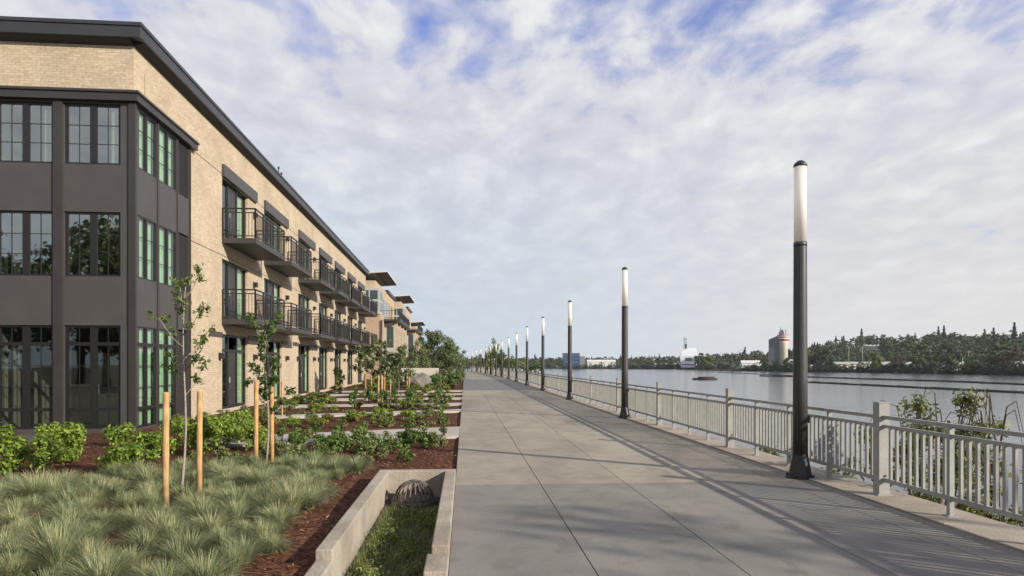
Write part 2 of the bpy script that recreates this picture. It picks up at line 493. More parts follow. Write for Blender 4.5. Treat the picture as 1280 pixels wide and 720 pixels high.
# ------------------------------------------------------------------ light and sky
ELEV = R(22.9)
SUNH = Vector((.81, -.587, 0)).normalized()
Ldir = Vector((-SUNH.x * math.cos(ELEV), -SUNH.y * math.cos(ELEV), -math.sin(ELEV)))
sl = bpy.data.lights.new('sun', 'SUN'); sl.energy = 5.0; sl.angle = R(.8); sl.color = (1, .915, .79)
so = bpy.data.objects.new('sun', sl); COL.objects.link(so)
so.rotation_euler = Ldir.to_track_quat('-Z', 'Y').to_euler(); so.location = (40, -30, 40)


def build_world():
    w = bpy.data.worlds.new('World'); SC.world = w; w.use_nodes = True
    nt = w.node_tree; nt.nodes.clear()
    L = nt.links
    out = N(nt, 'OutputWorld')
    sky = N(nt, 'TexSky', sky_type='NISHITA'); sky.sun_disc = False
    sky.sun_elevation = ELEV; sky.sun_rotation = math.atan2(SUNH.x, SUNH.y); sky.air_density = 1.0; sky.dust_density = .2; sky.ozone_density = 5.0
    bg = N(nt, 'Background'); bg.inputs[1].default_value = .12
    tn = N(nt, 'MixRGB', blend_type='MULTIPLY'); tn.inputs[0].default_value = 1; tn.inputs[2].default_value = (1.35, 1.0, 1.2, 1)
    L.new(sky.outputs[0], tn.inputs[1]); L.new(tn.outputs[0], bg.inputs[0])
    tc = N(nt, 'TexCoord')
    sp = N(nt, 'SeparateXYZ'); L.new(tc.outputs['Generated'], sp.inputs[0])
    zc = N(nt, 'Math', operation='MAXIMUM'); zc.inputs[1].default_value = 0.0; L.new(sp.outputs[2], zc.inputs[0])
    zo = N(nt, 'Math', operation='ADD'); zo.inputs[1].default_value = .22; L.new(zc.outputs[0], zo.inputs[0])
    dx = N(nt, 'Math', operation='DIVIDE'); L.new(sp.outputs[0], dx.inputs[0]); L.new(zo.outputs[0], dx.inputs[1])
    dy = N(nt, 'Math', operation='DIVIDE'); L.new(sp.outputs[1], dy.inputs[0]); L.new(zo.outputs[0], dy.inputs[1])
    cv = N(nt, 'CombineXYZ'); L.new(dx.outputs[0], cv.inputs[0]); L.new(dy.outputs[0], cv.inputs[1])
    # warp
    wn = N(nt, 'TexNoise'); wn.inputs['Scale'].default_value = 1.6; wn.inputs['Detail'].default_value = 3; L.new(cv.outputs[0], wn.inputs['Vector'])
    wm = N(nt, 'VectorMath', operation='SCALE'); wm.inputs['Scale'].default_value = .2; L.new(wn.outputs['Color'], wm.inputs[0])
    wa = N(nt, 'VectorMath', operation='ADD'); L.new(cv.outputs[0], wa.inputs[0]); L.new(wm.outputs[0], wa.inputs[1])
    mp = N(nt, 'Mapping'); mp.inputs['Rotation'].default_value = (0, 0, R(14)); mp.inputs['Scale'].default_value = (1.25, .95, 1)
    L.new(wa.outputs[0], mp.inputs[0])
    puff = N(nt, 'TexNoise'); puff.inputs['Scale'].default_value = 7.5; puff.inputs['Detail'].default_value = 6; puff.inputs['Roughness'].default_value = .52
    L.new(mp.outputs[0], puff.inputs['Vector'])
    big = N(nt, 'TexNoise'); big.inputs['Scale'].default_value = .75; big.inputs['Detail'].default_value = 4
    mo = N(nt, 'Mapping'); mo.inputs['Location'].default_value = (3.1, 1.7, 0); L.new(cv.outputs[0], mo.inputs[0]); L.new(mo.outputs[0], big.inputs['Vector'])
    # elevation driven cover: solid lower, opening overhead
    el = N(nt, 'MapRange'); el.inputs['From Min'].default_value = .30; el.inputs['From Max'].default_value = .48
    el.inputs['To Min'].default_value = .36; el.inputs['To Max'].default_value = -.03; L.new(sp.outputs[2], el.inputs['Value'])
    s1 = N(nt, 'Math', operation='MULTIPLY_ADD'); s1.inputs[1].default_value = .55; L.new(big.outputs['Fac'], s1.inputs[0]); L.new(puff.outputs['Fac'], s1.inputs[2])
    s2 = N(nt, 'Math', operation='ADD'); L.new(s1.outputs[0], s2.inputs[0]); L.new(el.outputs[0], s2.inputs[1])
    s3 = N(nt, 'Math', operation='MULTIPLY_ADD'); s3.inputs[1].default_value = -.16; L.new(sp.outputs[0], s3.inputs[0]); L.new(s2.outputs[0], s3.inputs[2]); s2 = s3
    cover = ramp(nt, s2.outputs[0], [(.52, 0.0), (.88, 1.0)])
    # cloud brightness
    shade = N(nt, 'Math', operation='MULTIPLY_ADD'); shade.inputs[1].default_value = .45
    L.new(big.outputs['Fac'], shade.inputs[0]); L.new(puff.outputs['Fac'], shade.inputs[2])
    cc = ramp(nt, shade.outputs[0], [(.50, (.565, .58, .67)), (.68, (.65, .66, .73)), (.84, (.755, .765, .805)), (1.0, (.88, .88, .885))])
    # near the horizon: pale blue to the left (north west), cream to the right
    hz = N(nt, 'MapRange'); hz.inputs['From Min'].default_value = -.25; hz.inputs['From Max'].default_value = .75; L.new(sp.outputs[0], hz.inputs['Value'])
    hc = ramp(nt, hz.outputs[0], [(0, (.55, .66, .76)), (.38, (.61, .685, .76)), (.75, (.72, .72, .73)), (1, (.76, .745, .72))])
    hf = N(nt, 'MapRange'); hf.inputs['From Min'].default_value = .02; hf.inputs['From Max'].default_value = .36
    hf.inputs['To Min'].default_value = .92; hf.inputs['To Max'].default_value = 0; L.new(sp.outputs[2], hf.inputs['Value'])
    mx = N(nt, 'MixRGB'); L.new(hf.outputs[0], mx.inputs[0]); L.new(cc.outputs[0], mx.inputs[1]); L.new(hc.outputs[0], mx.inputs[2])
    bc = N(nt, 'Background'); bc.inputs[1].default_value = .69
    L.new(mx.outputs[0], bc.inputs[0])
    ms = N(nt, 'MixShader'); L.new(cover.outputs[0], ms.inputs[0]); L.new(bg.outputs[0], ms.inputs[1]); L.new(bc.outputs[0], ms.inputs[2])
    L.new(ms.outputs[0], out.inputs[0])


build_world()
SC.view_settings.view_transform = 'Standard'
SC.view_settings.look = 'None'
SC.view_settings.exposure = 0.57
SC.view_settings.gamma = 1
SC.view_settings.use_curve_mapping = False
SC.render.engine = 'CYCLES'
SC.cycles.max_bounces = 6; SC.cycles.transparent_max_bounces = 12
SC.cycles.use_denoising = True


# ------------------------------------------------------------------ the setting
def bend(Y):
    return 0.0 if Y < 65 else -.00045 * (Y - 65) ** 2 if Y < 300 else -.00045 * 235 ** 2 - .2115 * (Y - 300)


WZ = -2.5
EDGE = 5.68


def struct(name, mb, mat, bevel=0):
    o = mb.build(name, mat, bevel=bevel); o['kind'] = 'structure'; return o


ys = [-400, -100, -20, 0, 20, 40, 60, 65] + list(range(75, 301, 15)) + [400, 700, 1200, 2000]
g = MB()
for a, b in zip(ys[:-1], ys[1:]):
    if (a, b) == (0, 20):      # left open where the sunken planter is
        for (x0, x1, y0, y1) in ((-3000, -1.2, 0, 20), (-.2, EDGE, 0, 20), (-1.2, -.2, 0, 5.1), (-1.2, -.2, 9.95, 20)):
            g.add([(x0, y0, -.14), (x1, y0, -.14), (x1, y1, -.14), (x0, y1, -.14)], [(0, 1, 2, 3)])
        continue
    g.add([(-3000, a, -.14), (EDGE + bend(a), a, -.14), (EDGE + bend(b), b, -.14), (-3000, b, -.14)], [(0, 1, 2, 3)])
struct('ground', g, M['ground'])
g = MB()
for a, b in zip(ys[:-1], ys[1:]):
    for (o0, z0, o1, z1) in ((0, -.14, 1.6, -.9), (1.6, -.9, 5.5, -3.4)):
        g.add([(EDGE + bend(a) + o0, a, z0), (EDGE + bend(a) + o1, a, z1), (EDGE + bend(b) + o1, b, z1), (EDGE + bend(b) + o0, b, z0)], [(0, 1, 2, 3)])
struct('river_bank', g, M['rock'])
g = MB(); g.poly([(-4000, -1500, WZ), (5000, -1500, WZ), (5000, 5000, WZ), (-4000, 5000, WZ)])
struct('river_water', g, M['water'])

# mulch bed: one sheet slightly uneven
g = MB()
xs = np.linspace(-9.6, -.13, 36); yy = np.concatenate([np.linspace(2, 24, 80), np.linspace(24.6, 75, 60)])
V = []
for y in yy:
    for x in xs:
        e = min(1, (-.13 - x) / .25) if x < -.13 else 0
        V.append((x, y, -.055 + e * .025 * (math.sin(x * 2.1 + y * .7) + math.sin(y * 1.7 - x * 1.3)) * .7))
nx = len(xs)
Fc = [(j * nx + i, j * nx + i + 1, (j + 1) * nx + i + 1, (j + 1) * nx + i) for j in range(len(yy) - 1) for i in range(nx - 1)]
# leave out the planter's hole
keep = []
for f in Fc:
    cxm = sum(V[k][0] for k in f) / 4; cym = sum(V[k][1] for k in f) / 4
    if -1.25 < cxm < -.1 and 4.95 < cym < 10.0: continue
    keep.append(f)
mb = MB(); mb.add(V, keep, True); struct('mulch_bed', mb, M['mulch'])

# promenade: slabs with open joints over a dark filler sheet
jx = [-.13, 1.07, 2.29, 3.46, 4.52, 5.02]
jy = [-6, -1.2, 4.6, 9.35, 16.4, 23.5, 30.5, 37, 43]


def slabs(y0s, mat, name, cols=jx, z=0.0, gap=.011):
    m = MB()
    for a, b in zip(y0s[:-1], y0s[1:]):
        for c, d in zip(cols[:-1], cols[1:]):
            m.box(c + gap / 2 if c > -.1 else c, d - gap / 2, a + gap / 2, b - gap / 2, -.1, z)
    return struct(name, m, mat)


slabs([9.35, 16.4, 23.5, 30.5, 37, 43], M['concrete'], 'promenade')
slabs([-8, -1.2, 4.6, 9.35], M['concrete_grey'], 'promenade_near')
slabs([43, 49, 55, 61, 67, 73], M['concrete_dark'], 'promenade_darker')  # stretch of slabs in a darker grey than the rest
m = MB()
yf = [73] + list(range(80, 301, 10)) + [350, 420]
for a, b in zip(yf[:-1], yf[1:]):
    A, B = bend(a), bend(b)
    m.add([(-.13 + A, a, 0), (5.02 + A, a, 0), (5.02 + B, b, 0), (-.13 + B, b, 0)], [(0, 1, 2, 3)])
struct('promenade_far', m, M['concrete'])
m = MB(); m.poly([(-.13, -8, -.008), (5.02, -8, -.008), (5.02, 73, -.008), (-.13, 73, -.008)]); struct('promenade_joints', m, M['joint'])
# curb strip under the railing
m = MB()
cy = list(np.arange(-8, 66, 4.88)) + [66]
for a, b in zip(cy[:-1], cy[1:]):
    m.box(5.03, EDGE + .02, a + .006, b - .006, -.16, .02)
for a, b in zip([66] + yf[1:-1], yf[1:]):
    A, B = bend(a), bend(b)
    m.prism([(5.03 + A, a, -.16), (EDGE + .02 + A, a, -.16), (EDGE + .02 + B, b, -.16), (5.03 + B, b, -.16)], (0, 0, .18))
struct('curb', m, M['curb'], bevel=.008)

# garden paths from the promenade to the doors
paths = [((576, 533), (576, 545.5), (262, 556.5), (262, 546.5)), ((577, 511.2), (577, 513.6), (340, 521.8), (340, 519.0)),
         ((577, 503.2), (577, 505.2), (345, 508.2), (345, 506.2)), ((577, 496.6), (577, 498.2), (372, 499.8), (372, 498.2)),
         ((577, 491.6), (577, 492.8), (395, 493.6), (395, 492.6)), ((577, 487.6), (577, 488.8), (410, 489.6), (410, 488.6))]
m = MB()
for q in paths:
    pts = [at(px, py, 0) for px, py in q]
    pts = [Vector((-.135, p.y, 0)) if i < 2 else p for i, p in enumerate(pts)]
    m.prism([(p.x, p.y, -.1) for p in pts][::-1], (0, 0, .1))
struct('garden_path', m, M['path'])
PATHQ = [[at(px, py, 0) for px, py in q] for q in paths]


def on_path(x, y, mar=.15):
    for q in PATHQ:
        r1, r0, l0, l1 = q
        t = (x - r0.x) / (l0.x - r0.x) if abs(l0.x - r0.x) > .01 else 0
        if t < -.05 or t > 1.1: continue
        lo = r0.y + (l0.y - r0.y) * t; hi = r1.y + (l1.y - r1.y) * t
        if lo - mar < y < hi + mar: return True
    return False


# ------------------------------------------------------------------ apartment building
BA = R(.886)
CORNER = Vector((-8.6, 17.95, 0))
bld = empty('apartment_building', CORNER, BA, 'three storey buff brick apartment building with dark corner bay and rows of black balconies', 'building')
BL = 45.3
WH = 10.085
TH = .3


def wb0(mb, face, a0, a1, o0, o1, z0, z1):
    if face == 'side': mb.box(o0, o1, a0, a1, z0, z1)
    else: mb.box(-a1, -a0, -o1, -o0, z0, z1)


wb = wb0
FL = [0.0, 3.3, 6.22]
cols = [6.6, 11.9, 18.3, 23.75, 29.1, 34.7, 40.3]
DW = 3.0
open_s = []
for c in cols:
    open_s += [(c, c + DW, 0.05, 2.78), (c, c + DW, 3.32, 5.5), (c, c + DW, 6.24, 8.45)]


def wall_cells(mb, face, a0, a1, z0, z1, opens, o0, o1):
    ed = sorted({a0, a1} | {x for o in opens for x in o[:2] if a0 < x < a1})
    for p, q in zip(ed[:-1], ed[1:]):
        mid = (p + q) / 2
        bl = sorted([(o[2], o[3]) for o in opens if o[0] < mid < o[1]])
        z = z0
        for (b0, b1) in bl:
            if b0 > z: wb(mb, face, p, q, o0, o1, z, b0)
            z = max(z, b1)
        if z < z1: wb(mb, face, p, q, o0, o1, z, z1)


BAY = 3.62
m = MB()
wall_cells(m, 'side', BAY, BL, -.2, 8.6, open_s, -TH, 0)
wb(m, 'side', 0, BL, -TH, 0, 8.6, WH)
wb(m, 'front', TH, 14, -TH, 0, 8.6, WH)
m.box(-14, -TH, BL - TH, BL, -.2, WH)
m.build('brick_wall', M['brick'], bld)
m = MB()
for z in (8.52, 5.6): wb(m, 'side', BAY + .02, BL, 0, .004, z, z + .022)
wb(m, 'side', .6, .612, 0, .004, 8.75, 9.5)
for c in cols:
    wb(m, 'side', c - 1.25, c - .02, 0, .035, 2.66, 2.84)
    wb(m, 'side', c + DW + .02, c + DW + 1.0, 0, .035, 2.66, 2.84)
    wb(m, 'side', c - .05, c + DW + 1.0, 0, .1, 8.45, 8.88)
m.build('lintel', M['clad'], bld)
# interior
m = MB()
m.box(-13.7, -3.0, 3, BL - .5, 0, 9.6)
for z in FL: m.box(-13.7, -.32, .32, BL - .4, z - .25, z + .02)
for s_ in [4.6, 10.9, 16.6, 22.7, 28, 33.4, 39]: m.box(-3, -.32, s_, s_ + .12, .02, 9.6)
for s_ in [3.4, 6.8, 10.2]: m.box(-s_ - .12, -s_, .32, 3, .02, 9.6)
m.build('interior', M['interior'], bld)
for (x, y, w, d, z, h) in [(-1.0, 1.5, 1.1, .6, .02, .85), (-2.3, 2.2, .9, .5, .02, 1.1), (-4.2, 1.4, 1.2, .7, .02, .8), (-1.5, 2.6, 1.6, .3, .02, 2.0), (-5.5, 2.4, 1.5, .4, .02, 1.5),
                           (-7.6, 1.5, 1.3, .6, .02, .9), (-.9, 3.9, .5, .6, .02, .9)]:
    m = MB(); m.box(x - w / 2, x + w / 2, y - d / 2, y + d / 2, z, z + h); m.build('furnishing', M['interior_lit'], bld)

# roof with deep eaves and fascia
m = MB()
ov, fo = .30, .28
m.box(-14.2, ov, -fo, BL + .2, 10.08, 10.43)
m.box(-14.2, ov + .03, -fo - .03, BL + .23, 10.37, 10.47)
roof = m.build('roof', M['roofmetal'], bld, bevel=.01)
m = MB()
m.prism([(ov - .05, 0, 10.075), (.0, 0, 9.97), (0, 0, 10.1), (ov - .05, 0, 10.1)], (0, BL, 0))
m.prism([(0, -fo + .05, 10.075), (0, 0, 9.97), (0, 0, 10.1), (0, -fo + .05, 10.1)], (-14, 0, 0))
m.build('soffit', M['soffit'], roof, fix=True)
for (x, y, h) in ((-.12, 13.9, .45), (-.1, 14.7, .7), (-.12, 15.3, .6), (-.2, 43.5, .4)):
    m = MB(); m.tube([(x, y, 10.4), (x, y, 10.4 + h)], .022, 8); m.lathe([(.05, h), (.05, h + .06), (.02, h + .1)], 8, (x, y, 10.4))
    m.build('vent_pipe', M['roofmetal'], roof)


# windows -----------------------------------------------------------------
def window(face, a0, a1, z0, z1, sashes=2, rows=3, cols_=2, transom=None, rail=None, glass='glass', pale_panel=None, fw=.055, name='window', off=0.0, mull=.075):
    f = MB()
    def wb(mb, face, a0_, a1_, p0, p1, y0, y1): wb0(mb, face, a0_, a1_, p0 + off, p1 + off, y0, y1)
    o0, o1 = -.11, -.03
    wb(f, face, a0, a0 + fw, o0, o1, z0, z1); wb(f, face, a1 - fw, a1, o0, o1, z0, z1)
    wb(f, face, a0 + fw, a1 - fw, o0, o1, z0, z0 + fw); wb(f, face, a0 + fw, a1 - fw, o0, o1, z1 - fw, z1)
    sw = (a1 - a0) / sashes
    for i in range(1, sashes):
        x = a0 + sw * i
        wb(f, face, x - mull, x + mull, o0, o1 + .01, z0 + fw, z1 - fw)
    cuts = [z0 + fw] + [z for z in (rail, transom) if z] + [z1 - fw]
    for z in cuts[1:-1]:
        wb(f, face, a0 + fw, a1 - fw, o0, o1 + .006, z - .045, z + .045)
    for i in range(sashes):
        p = a0 + sw * i + (mull + .015 if i else fw + .02); q = a0 + sw * (i + 1) - (mull + .015 if i < sashes - 1 else fw + .02)
        # inner sash frame
        for (lo, hi) in zip(cuts[:-1], cuts[1:]):
            if hi - lo < .2: continue
            wb(f, face, p - .03, p, o0 + .01, o1 - .01, lo, hi); wb(f, face, q, q + .03, o0 + .01, o1 - .01, lo, hi)
            nrow = rows if hi - lo > 1.0 else 1
            for k in range(1, cols_):
                x = p + (q - p) * k / cols_
                wb(f, face, x - .008, x + .008, -.072, -.048, lo, hi)
            for k in range(1, nrow):
                z = lo + (hi - lo) * k / nrow
                wb(f, face, p, q, -.071, -.049, z - .008, z + .008)
    fo_ = f.build(name, M['frame'], bld)
    p_ = MB()
    for i in range(sashes):
        wb(p_, face, a0 + sw * i + .04, a0 + sw * (i + 1) - .04, -.066, -.06, z0 + .04, z1 - .04)
    p_.build('pane', M[glass], fo_)
    if pale_panel:
        b_ = MB()
        for (b0, b1, zz0, zz1) in pale_panel:
            x = b0
            while x < b1 - .03:         # pleated panel added behind the glass for its pale tone
                wb(b_, face, x, min(x + .07, b1), -.17 - .03 * (int((x - b0) / .07) % 2), -.13 - .03 * (int((x - b0) / .07) % 2), zz0, zz1)
                x += .071
        b_.build('pale_panel', M['pale_panel'], fo_)
    return fo_


# corner bay: cladding + windows
ZW = [(0.02, 2.70), (3.97, 5.64), (6.87, 8.44)]
fopen = []; fwins = []
for k in range(8):
    a0 = .32 + 1.655 * k; a1 = a0 + 1.39
    for z0, z1 in ZW: fopen.append((a0, a1, z0, z1))
    fwins.append((a0, a1))
swins = [(.10, 1.28), (1.42, 2.60)]
sopen = [(a0, a1, z0, z1) for a0, a1 in swins for z0, z1 in ZW] + [(2.74, 3.55, z0 - .02, z1 + .05) for z0, z1 in ZW]
m = MB()
wall_cells(m, 'front', 0.0, 13.7, -.2, 8.5, fopen, -TH, .02)
wall_cells(m, 'side', TH, BAY, -.2, 8.5, sopen, -TH, .02)
wall_cells(m, 'side', -.02, TH - .003, -.2, 8.5, [(.10, TH + 1, z0, z1) for z0, z1 in ZW], -.02, .02)
bay = m.build('cladding', M['clad'], bld)
m = MB()
for k in range(8):
    a = .32 + 1.655 * k + 1.39
    wb(m, 'front', a + .02, a + .245, .02, .075, -.2, 8.49)
    wb(m, 'front', a + .11, a + .155, .075, .079, -.2, 8.49)
wb(m, 'front', -.075, .10, .02, .07, -.2, 8.49)
wb(m, 'side', -.0, .05, .02, .06, -.2, 8.49)
wb(m, 'side', 1.31, 1.39, .02, .05, -.2, 8.49)
wb(m, 'side', 2.63, 2.70, .02, .05, -.2, 8.49)
wb(m, 'side', 3.57, 3.63, .02, .06, -.2, 8.49)
m.build('pilaster', M['clad_dark'], bay)
m = MB()
wb(m, 'front', -.16, 13.8, 0, .16, 8.5, 8.74)
wb(m, 'front', -.2, 13.8, .0, .2, 8.70, 8.76)
wb(m, 'side', 0, BAY + .3, 0, .16, 8.502, 8.738)
wb(m, 'side', 0, BAY + .34, 0, .2, 8.702, 8.758)
m.build('cornice', M['clad_dark'], bld)
for z0, z1 in ZW:
    for k, (a0, a1) in enumerate(fwins[:5]):
        g_ = z0 < 1
        top = z0 > 6
        bl = None
        if top and k in (0, 1, 2): bl = [(a0 + .08, a0 + .3, z0 + .05, z1 - .05)]
        elif not g_ and k == 0: bl = None
        window('front', a0, a1, z0, z1, 2, 3, 2, glass='glass_low' if g_ else 'glass', transom=2.22 if g_ else None, rail=.52 if g_ else None, pale_panel=bl)
    for (a0, a1) in swins:
        g_ = z0 < 1
        window('side', a0, a1, z0, z1, 2, 3, 1, transom=2.22 if g_ else None, rail=.52 if g_ else None, glass='glass_side', off=.045, mull=.04, fw=.04,
               pale_panel=[(a0 + .04, a0 + .5, z0 + .05, z1 - .05), (a0 + .56, a1 - .04, z0 + .05, z1 - .05)])
    m = MB()
    z = z0
    while z < z1:
        m.prism([(-.02, 2.75, z), (.0, 2.75, z - .02), (.0, 2.75, z + .005), (-.03, 2.75, z + .03)], (0, .79, 0)); z += .055
    m.box(-.2, -.1, 2.745, 3.545, z0, z1)
    m.build('louver', M['louver'], bld, fix=True)

# storefront doors along the side and the balconies
for c in cols:
    for fl, z0, z1 in ((0, .05, 2.78), (1, 3.32, 5.5), (2, 6.24, 8.45)):
        f = MB(); o0, o1 = -.2, -.1
        A = [c + .005, c + .95, c + 1.95, c + DW - .005]
        wb(f, 'side', A[0], A[0] + .06, o0, o1, z0, z1); wb(f, 'side', A[3] - .06, A[3], o0, o1, z0, z1)
        for x in A[1:3]: wb(f, 'side', x - .06, x + .06, o0, o1, z0, z1)
        tr = z0 + 2.15 if fl == 0 else z1 - .06
        wb(f, 'side', A[0] + .06, A[3] - .06, o0 + .003, o1 - .003, z1 - .07, z1)
        wb(f, 'side', A[0] + .06, A[3] - .06, o0 + .003, o1 - .003, z0, z0 + .09)
        if fl == 0: wb(f, 'side', A[0] + .06, A[3] - .06, o0 + .003, o1 - .003, tr - .05, tr + .05)
        dr = f.build('patio_door', M['frame'], bld)
        p_ = MB()
        for i in (0, 2):
            wb(p_, 'side', A[i] + .06, A[i + 1] - .06, -.155, -.148, z0 + .09, z1 - .07)
        p_.build('pane', M['glass_side'], dr)
        d_ = MB()
        wb(d_, 'side', A[1] + .06, A[2] - .06, -.18, -.135, z0 + .09, tr - .05 if fl == 0 else z1 - .07)
        lf = d_.build('door_leaf', M['clad_dark'], dr)
        h_ = MB(); h_.bar((-.09, A[1] + .14, z0 + .95), (-.09, A[1] + .14, z0 + 1.15), .03, .03); h_.build('handle', M['greyframe'], dr)
        b_ = MB(); x = A[0] + .1
        while x < A[0] + .62:
            dd = .03 * (int(x / .07) % 2); wb(b_, 'side', x, x + .07, -.25 - dd, -.22 - dd, z0 + .1, z1 - .1); x += .071
        b_.build('curtain', M['pale_panel'], dr); b_ = MB(); x = A[2] + .2
        while x < A[3] - .1:
            dd = .03 * (int(x / .07) % 2); wb(b_, 'side', x, x + .07, -.25 - dd, -.22 - dd, z0 + .1, z1 - .1); x += .071
        b_.build('curtain', M['pale_panel'], dr)

BW, BP = 4.15, 1.2


def make_balcony():
    s = MB()
    s.box(.02, BP, 0, BW, -.17, -.145); s.box(.02, BP - .04, .04, BW - .04, -.145, -.02)
    s.box(BP - .05, BP + .0, 0, BW, -.145, .02); s.box(.02, BP - .05, 0, .05, -.145, .02); s.box(.02, BP - .05, BW - .05, BW, -.145, .02)
    o = s.build('balcony', M['slab'], bld)
    r = MB()
    H = 1.08
    e = BP - .04
    for (p, q) in (((.03, .04), (e, .04)), ((e, .04), (e, BW - .04)), ((.03, BW - .04), (e, BW - .04))):
        P, Q = Vector((*p, 0)), Vector((*q, 0))
        for z, t in ((H, .05), (H - .14, .035), (.1, .035)):
            r.bar(P + Vector((0, 0, z)), Q + Vector((0, 0, z)), t, t)
        Ln = (Q - P).length; n = int(Ln / .105)
        for i in range(n + 1):
            c_ = P + (Q - P) * (i / n)
            r.bar(c_ + Vector((0, 0, .1)), c_ + Vector((0, 0, H - .14)), .014, .014)
        npst = 2 if Ln < 2 else 5
        for i in range(npst):
            c_ = P + (Q - P) * (i / (npst - 1))
            r.bar(c_ + Vector((0, 0, .0)), c_ + Vector((0, 0, H)), .05, .05)
    r.build('railing', M['rail_black'], o)
    return o


b0 = make_balcony()
first = True
for c in cols:
    for fl in (1, 2):
        o = b0 if first else copy_tree(b0, bld); first = False
        o.location = (0, c - .05, FL[fl] + .0)


def make_sconce():
    s = MB(); s.box(0, .03, -.07, .07, -.1, .16); s.box(.03, .16, -.09, .09, -.06, .14)
    return s.build('wall_lamp', M['rail_black'], bld, bevel=.006)


s0 = make_sconce(); first = True
for c in cols:
    for z in (1.95, 4.95, 7.85):
        for dy in ((DW + .75,) if z > 3 else (DW + .75, -.3)):
            o = s0 if first else copy_tree(s0, bld); first = False
            o.location = (0.001, c + dy, z)


# ------------------------------------------------------------------ town houses beyond
def make_townhouse():
    root = empty('townhouse', (0, 0, 0))
    Ln = 24.0
    w = MB(); w.box(-12, 0, 0, Ln, -.3, 7.2); w.build('lower_wall', M['brick_far'], root)
    w = MB(); w.box(-12, -.6, 0.2, Ln - .2, 7.2, 10.9); w.build('upper_wall', M['brick_pale'], root)
    # corner bay in grey frames, facing the camera and the river
    def win(par, name, x0, x1, y0, y1, z0, z1, mat):
        p = MB(); p.box(x0, x1, y0, y1, z0, z1); return p.build(name, M[mat], par)
    b = MB(); b.box(-2.3, -.1, -.25, 3.2, 7.1, 10.0); by = b.build('grey_bay', M['greyframe'], root)
    for z0, z1 in ((7.4, 8.5), (8.75, 9.75)):
        for x in (-2.15, -1.15): win(by, 'pane', x, x + .85, -.262, -.25, z0, z1, 'glass_side' if 0 else 'dullglass')
        for y in (.1, 1.15, 2.2): win(by, 'pane', -.1, -.088, y, y + .8, z0, z1, 'dullglass')
    # river bay below, with grey pilasters
    b = MB(); b.box(0, 1.3, 4.2, 20, -.3, 6.4); rb = b.build('river_bay', M['greyframe'], root)
    for y in (4.2, 9.0, 14.0, 19.4):
        p = MB(); p.box(1.3, 1.5, y, y + .6, -.3, 6.5); p.build('pilaster', M['brick_pale'], rb)
    for z0, z1 in ((.3, 2.6), (3.4, 5.9)):
        for y in (5.2, 7.0, 10.0, 12.0, 15.2, 17.2): win(rb, 'pane', 1.3, 1.312, y, y + 1.3, z0, z1, 'dullglass')
        win(rb, 'pane', .25, 1.05, 4.188, 4.2, z0, z1, 'dullglass')
    # terrace slab with rail
    t = MB(); t.box(-.9, 1.9, 3.2, 21, 6.5, 6.75); tr = t.build('terrace', M['clad_dark'], root)
    r = MB()
    for z in (7.75, 6.9): r.bar((1.8, 3.3, z), (1.8, 20.9, z), .05, .05); r.bar((-.8, 3.3, z), (1.8, 3.3, z), .05, .05)
    y = 3.3
    while y < 20.9: r.bar((1.8, y, 6.75), (1.8, y, 7.75), .03, .03); y += .3
    r.build('railing', M['rail_black'], tr)
    for y in (4.5, 8.0, 11.5, 15, 18.5): win(root, 'window', -.6, -.588, y, y + 2.2, 7.3, 9.6, 'dullglass')
    for x, z0, z1 in ((-4.8, 7.6, 9.6), (-8.4, 7.6, 9.6), (-8.6, 1, 5.8)): win(root, 'window', x, x + 1.8, .19 if z0 > 5 else -.012, .2 if z0 > 5 else 0, z0, z1, 'dullglass')
    p = MB(); p.tube([(.12, -.1, -.2), (.12, -.1, 6.4)], .09, 8); p.build('downpipe', M['clad_dark'], root)
    # flying roof, tilted up towards the river
    rf = MB()
    rf.prism([(-12.4, -.9, 10.85), (.85, -.9, 11.73), (.85, -.9, 11.88), (-12.4, -.9, 11.2)], (0, 12.8, 0))
    rt = rf.build('roof', M['roofpale'], root, fix=True)
    for y in (-.75, 3.4, 7.55):
        u = MB(); u.prism([(-.55, y, 11.62), (.8, y, 11.71), (.8, y, 11.67), (-.55, y, 11.58)], (0, 3.6, 0)); u.build('soffit_panel', M['soffit'], rt, fix=True)
    rf = MB(); rf.box(-12.4, -.3, 12.2, Ln + .1, 10.9, 11.15); rf.build('rear_roof', M['roofmetal'], root)
    return root


tspots = [(75.0, 0, 0, 'pale brick townhouse with upswept roof just past the apartment building'),
          (103.5, .6, .3, 'second townhouse with upswept roof, half hidden behind the first one'),
          (133, 1.2, -1.9, 'farthest townhouse, only its upper corner showing over the trees')]
for i, (D, dx, dz, lab) in enumerate(tspots):
    if i == 0: th = make_townhouse(); o = th
    else: o = copy_tree(th)
    p = atd(568 - F * 8.33 / D, D)
    o.location = (p.x + dx, p.y, dz + .25); o.rotation_euler.z = BA
    tag(o, lab, 'townhouse', 'townhouses along the promenade')


# ------------------------------------------------------------------ railing
FX = 5.35
SPAN = 4.88
fence = empty('railing_fence', (FX, 0, 0), 0, 'pale galvanised metal railing with balusters running along the river edge', 'railing')
FY0 = 8.19 - SPAN * 3
NSP = 34


def fpt(k):
    y = FY0 + SPAN * k
    return Vector((bend(y), y, .02))


def post_mesh():
    m = MB()
    m.box(-.07, .07, -.065, .065, 0, 1.18)
    m.box(-.075, .075, -.07, .07, 1.18, 1.19)
    m.box(-.1, .1, -.09, .09, 0, .015)
    return m.mesh('post', M['rail'])


def boltmesh():
    m = MB()
    for z in (1.0, .88, .25):
        m.tube([(.01, -.066, z), (.01, -.078, z)], .014, 8)
    return m.mesh('bolt', M['bolt'])


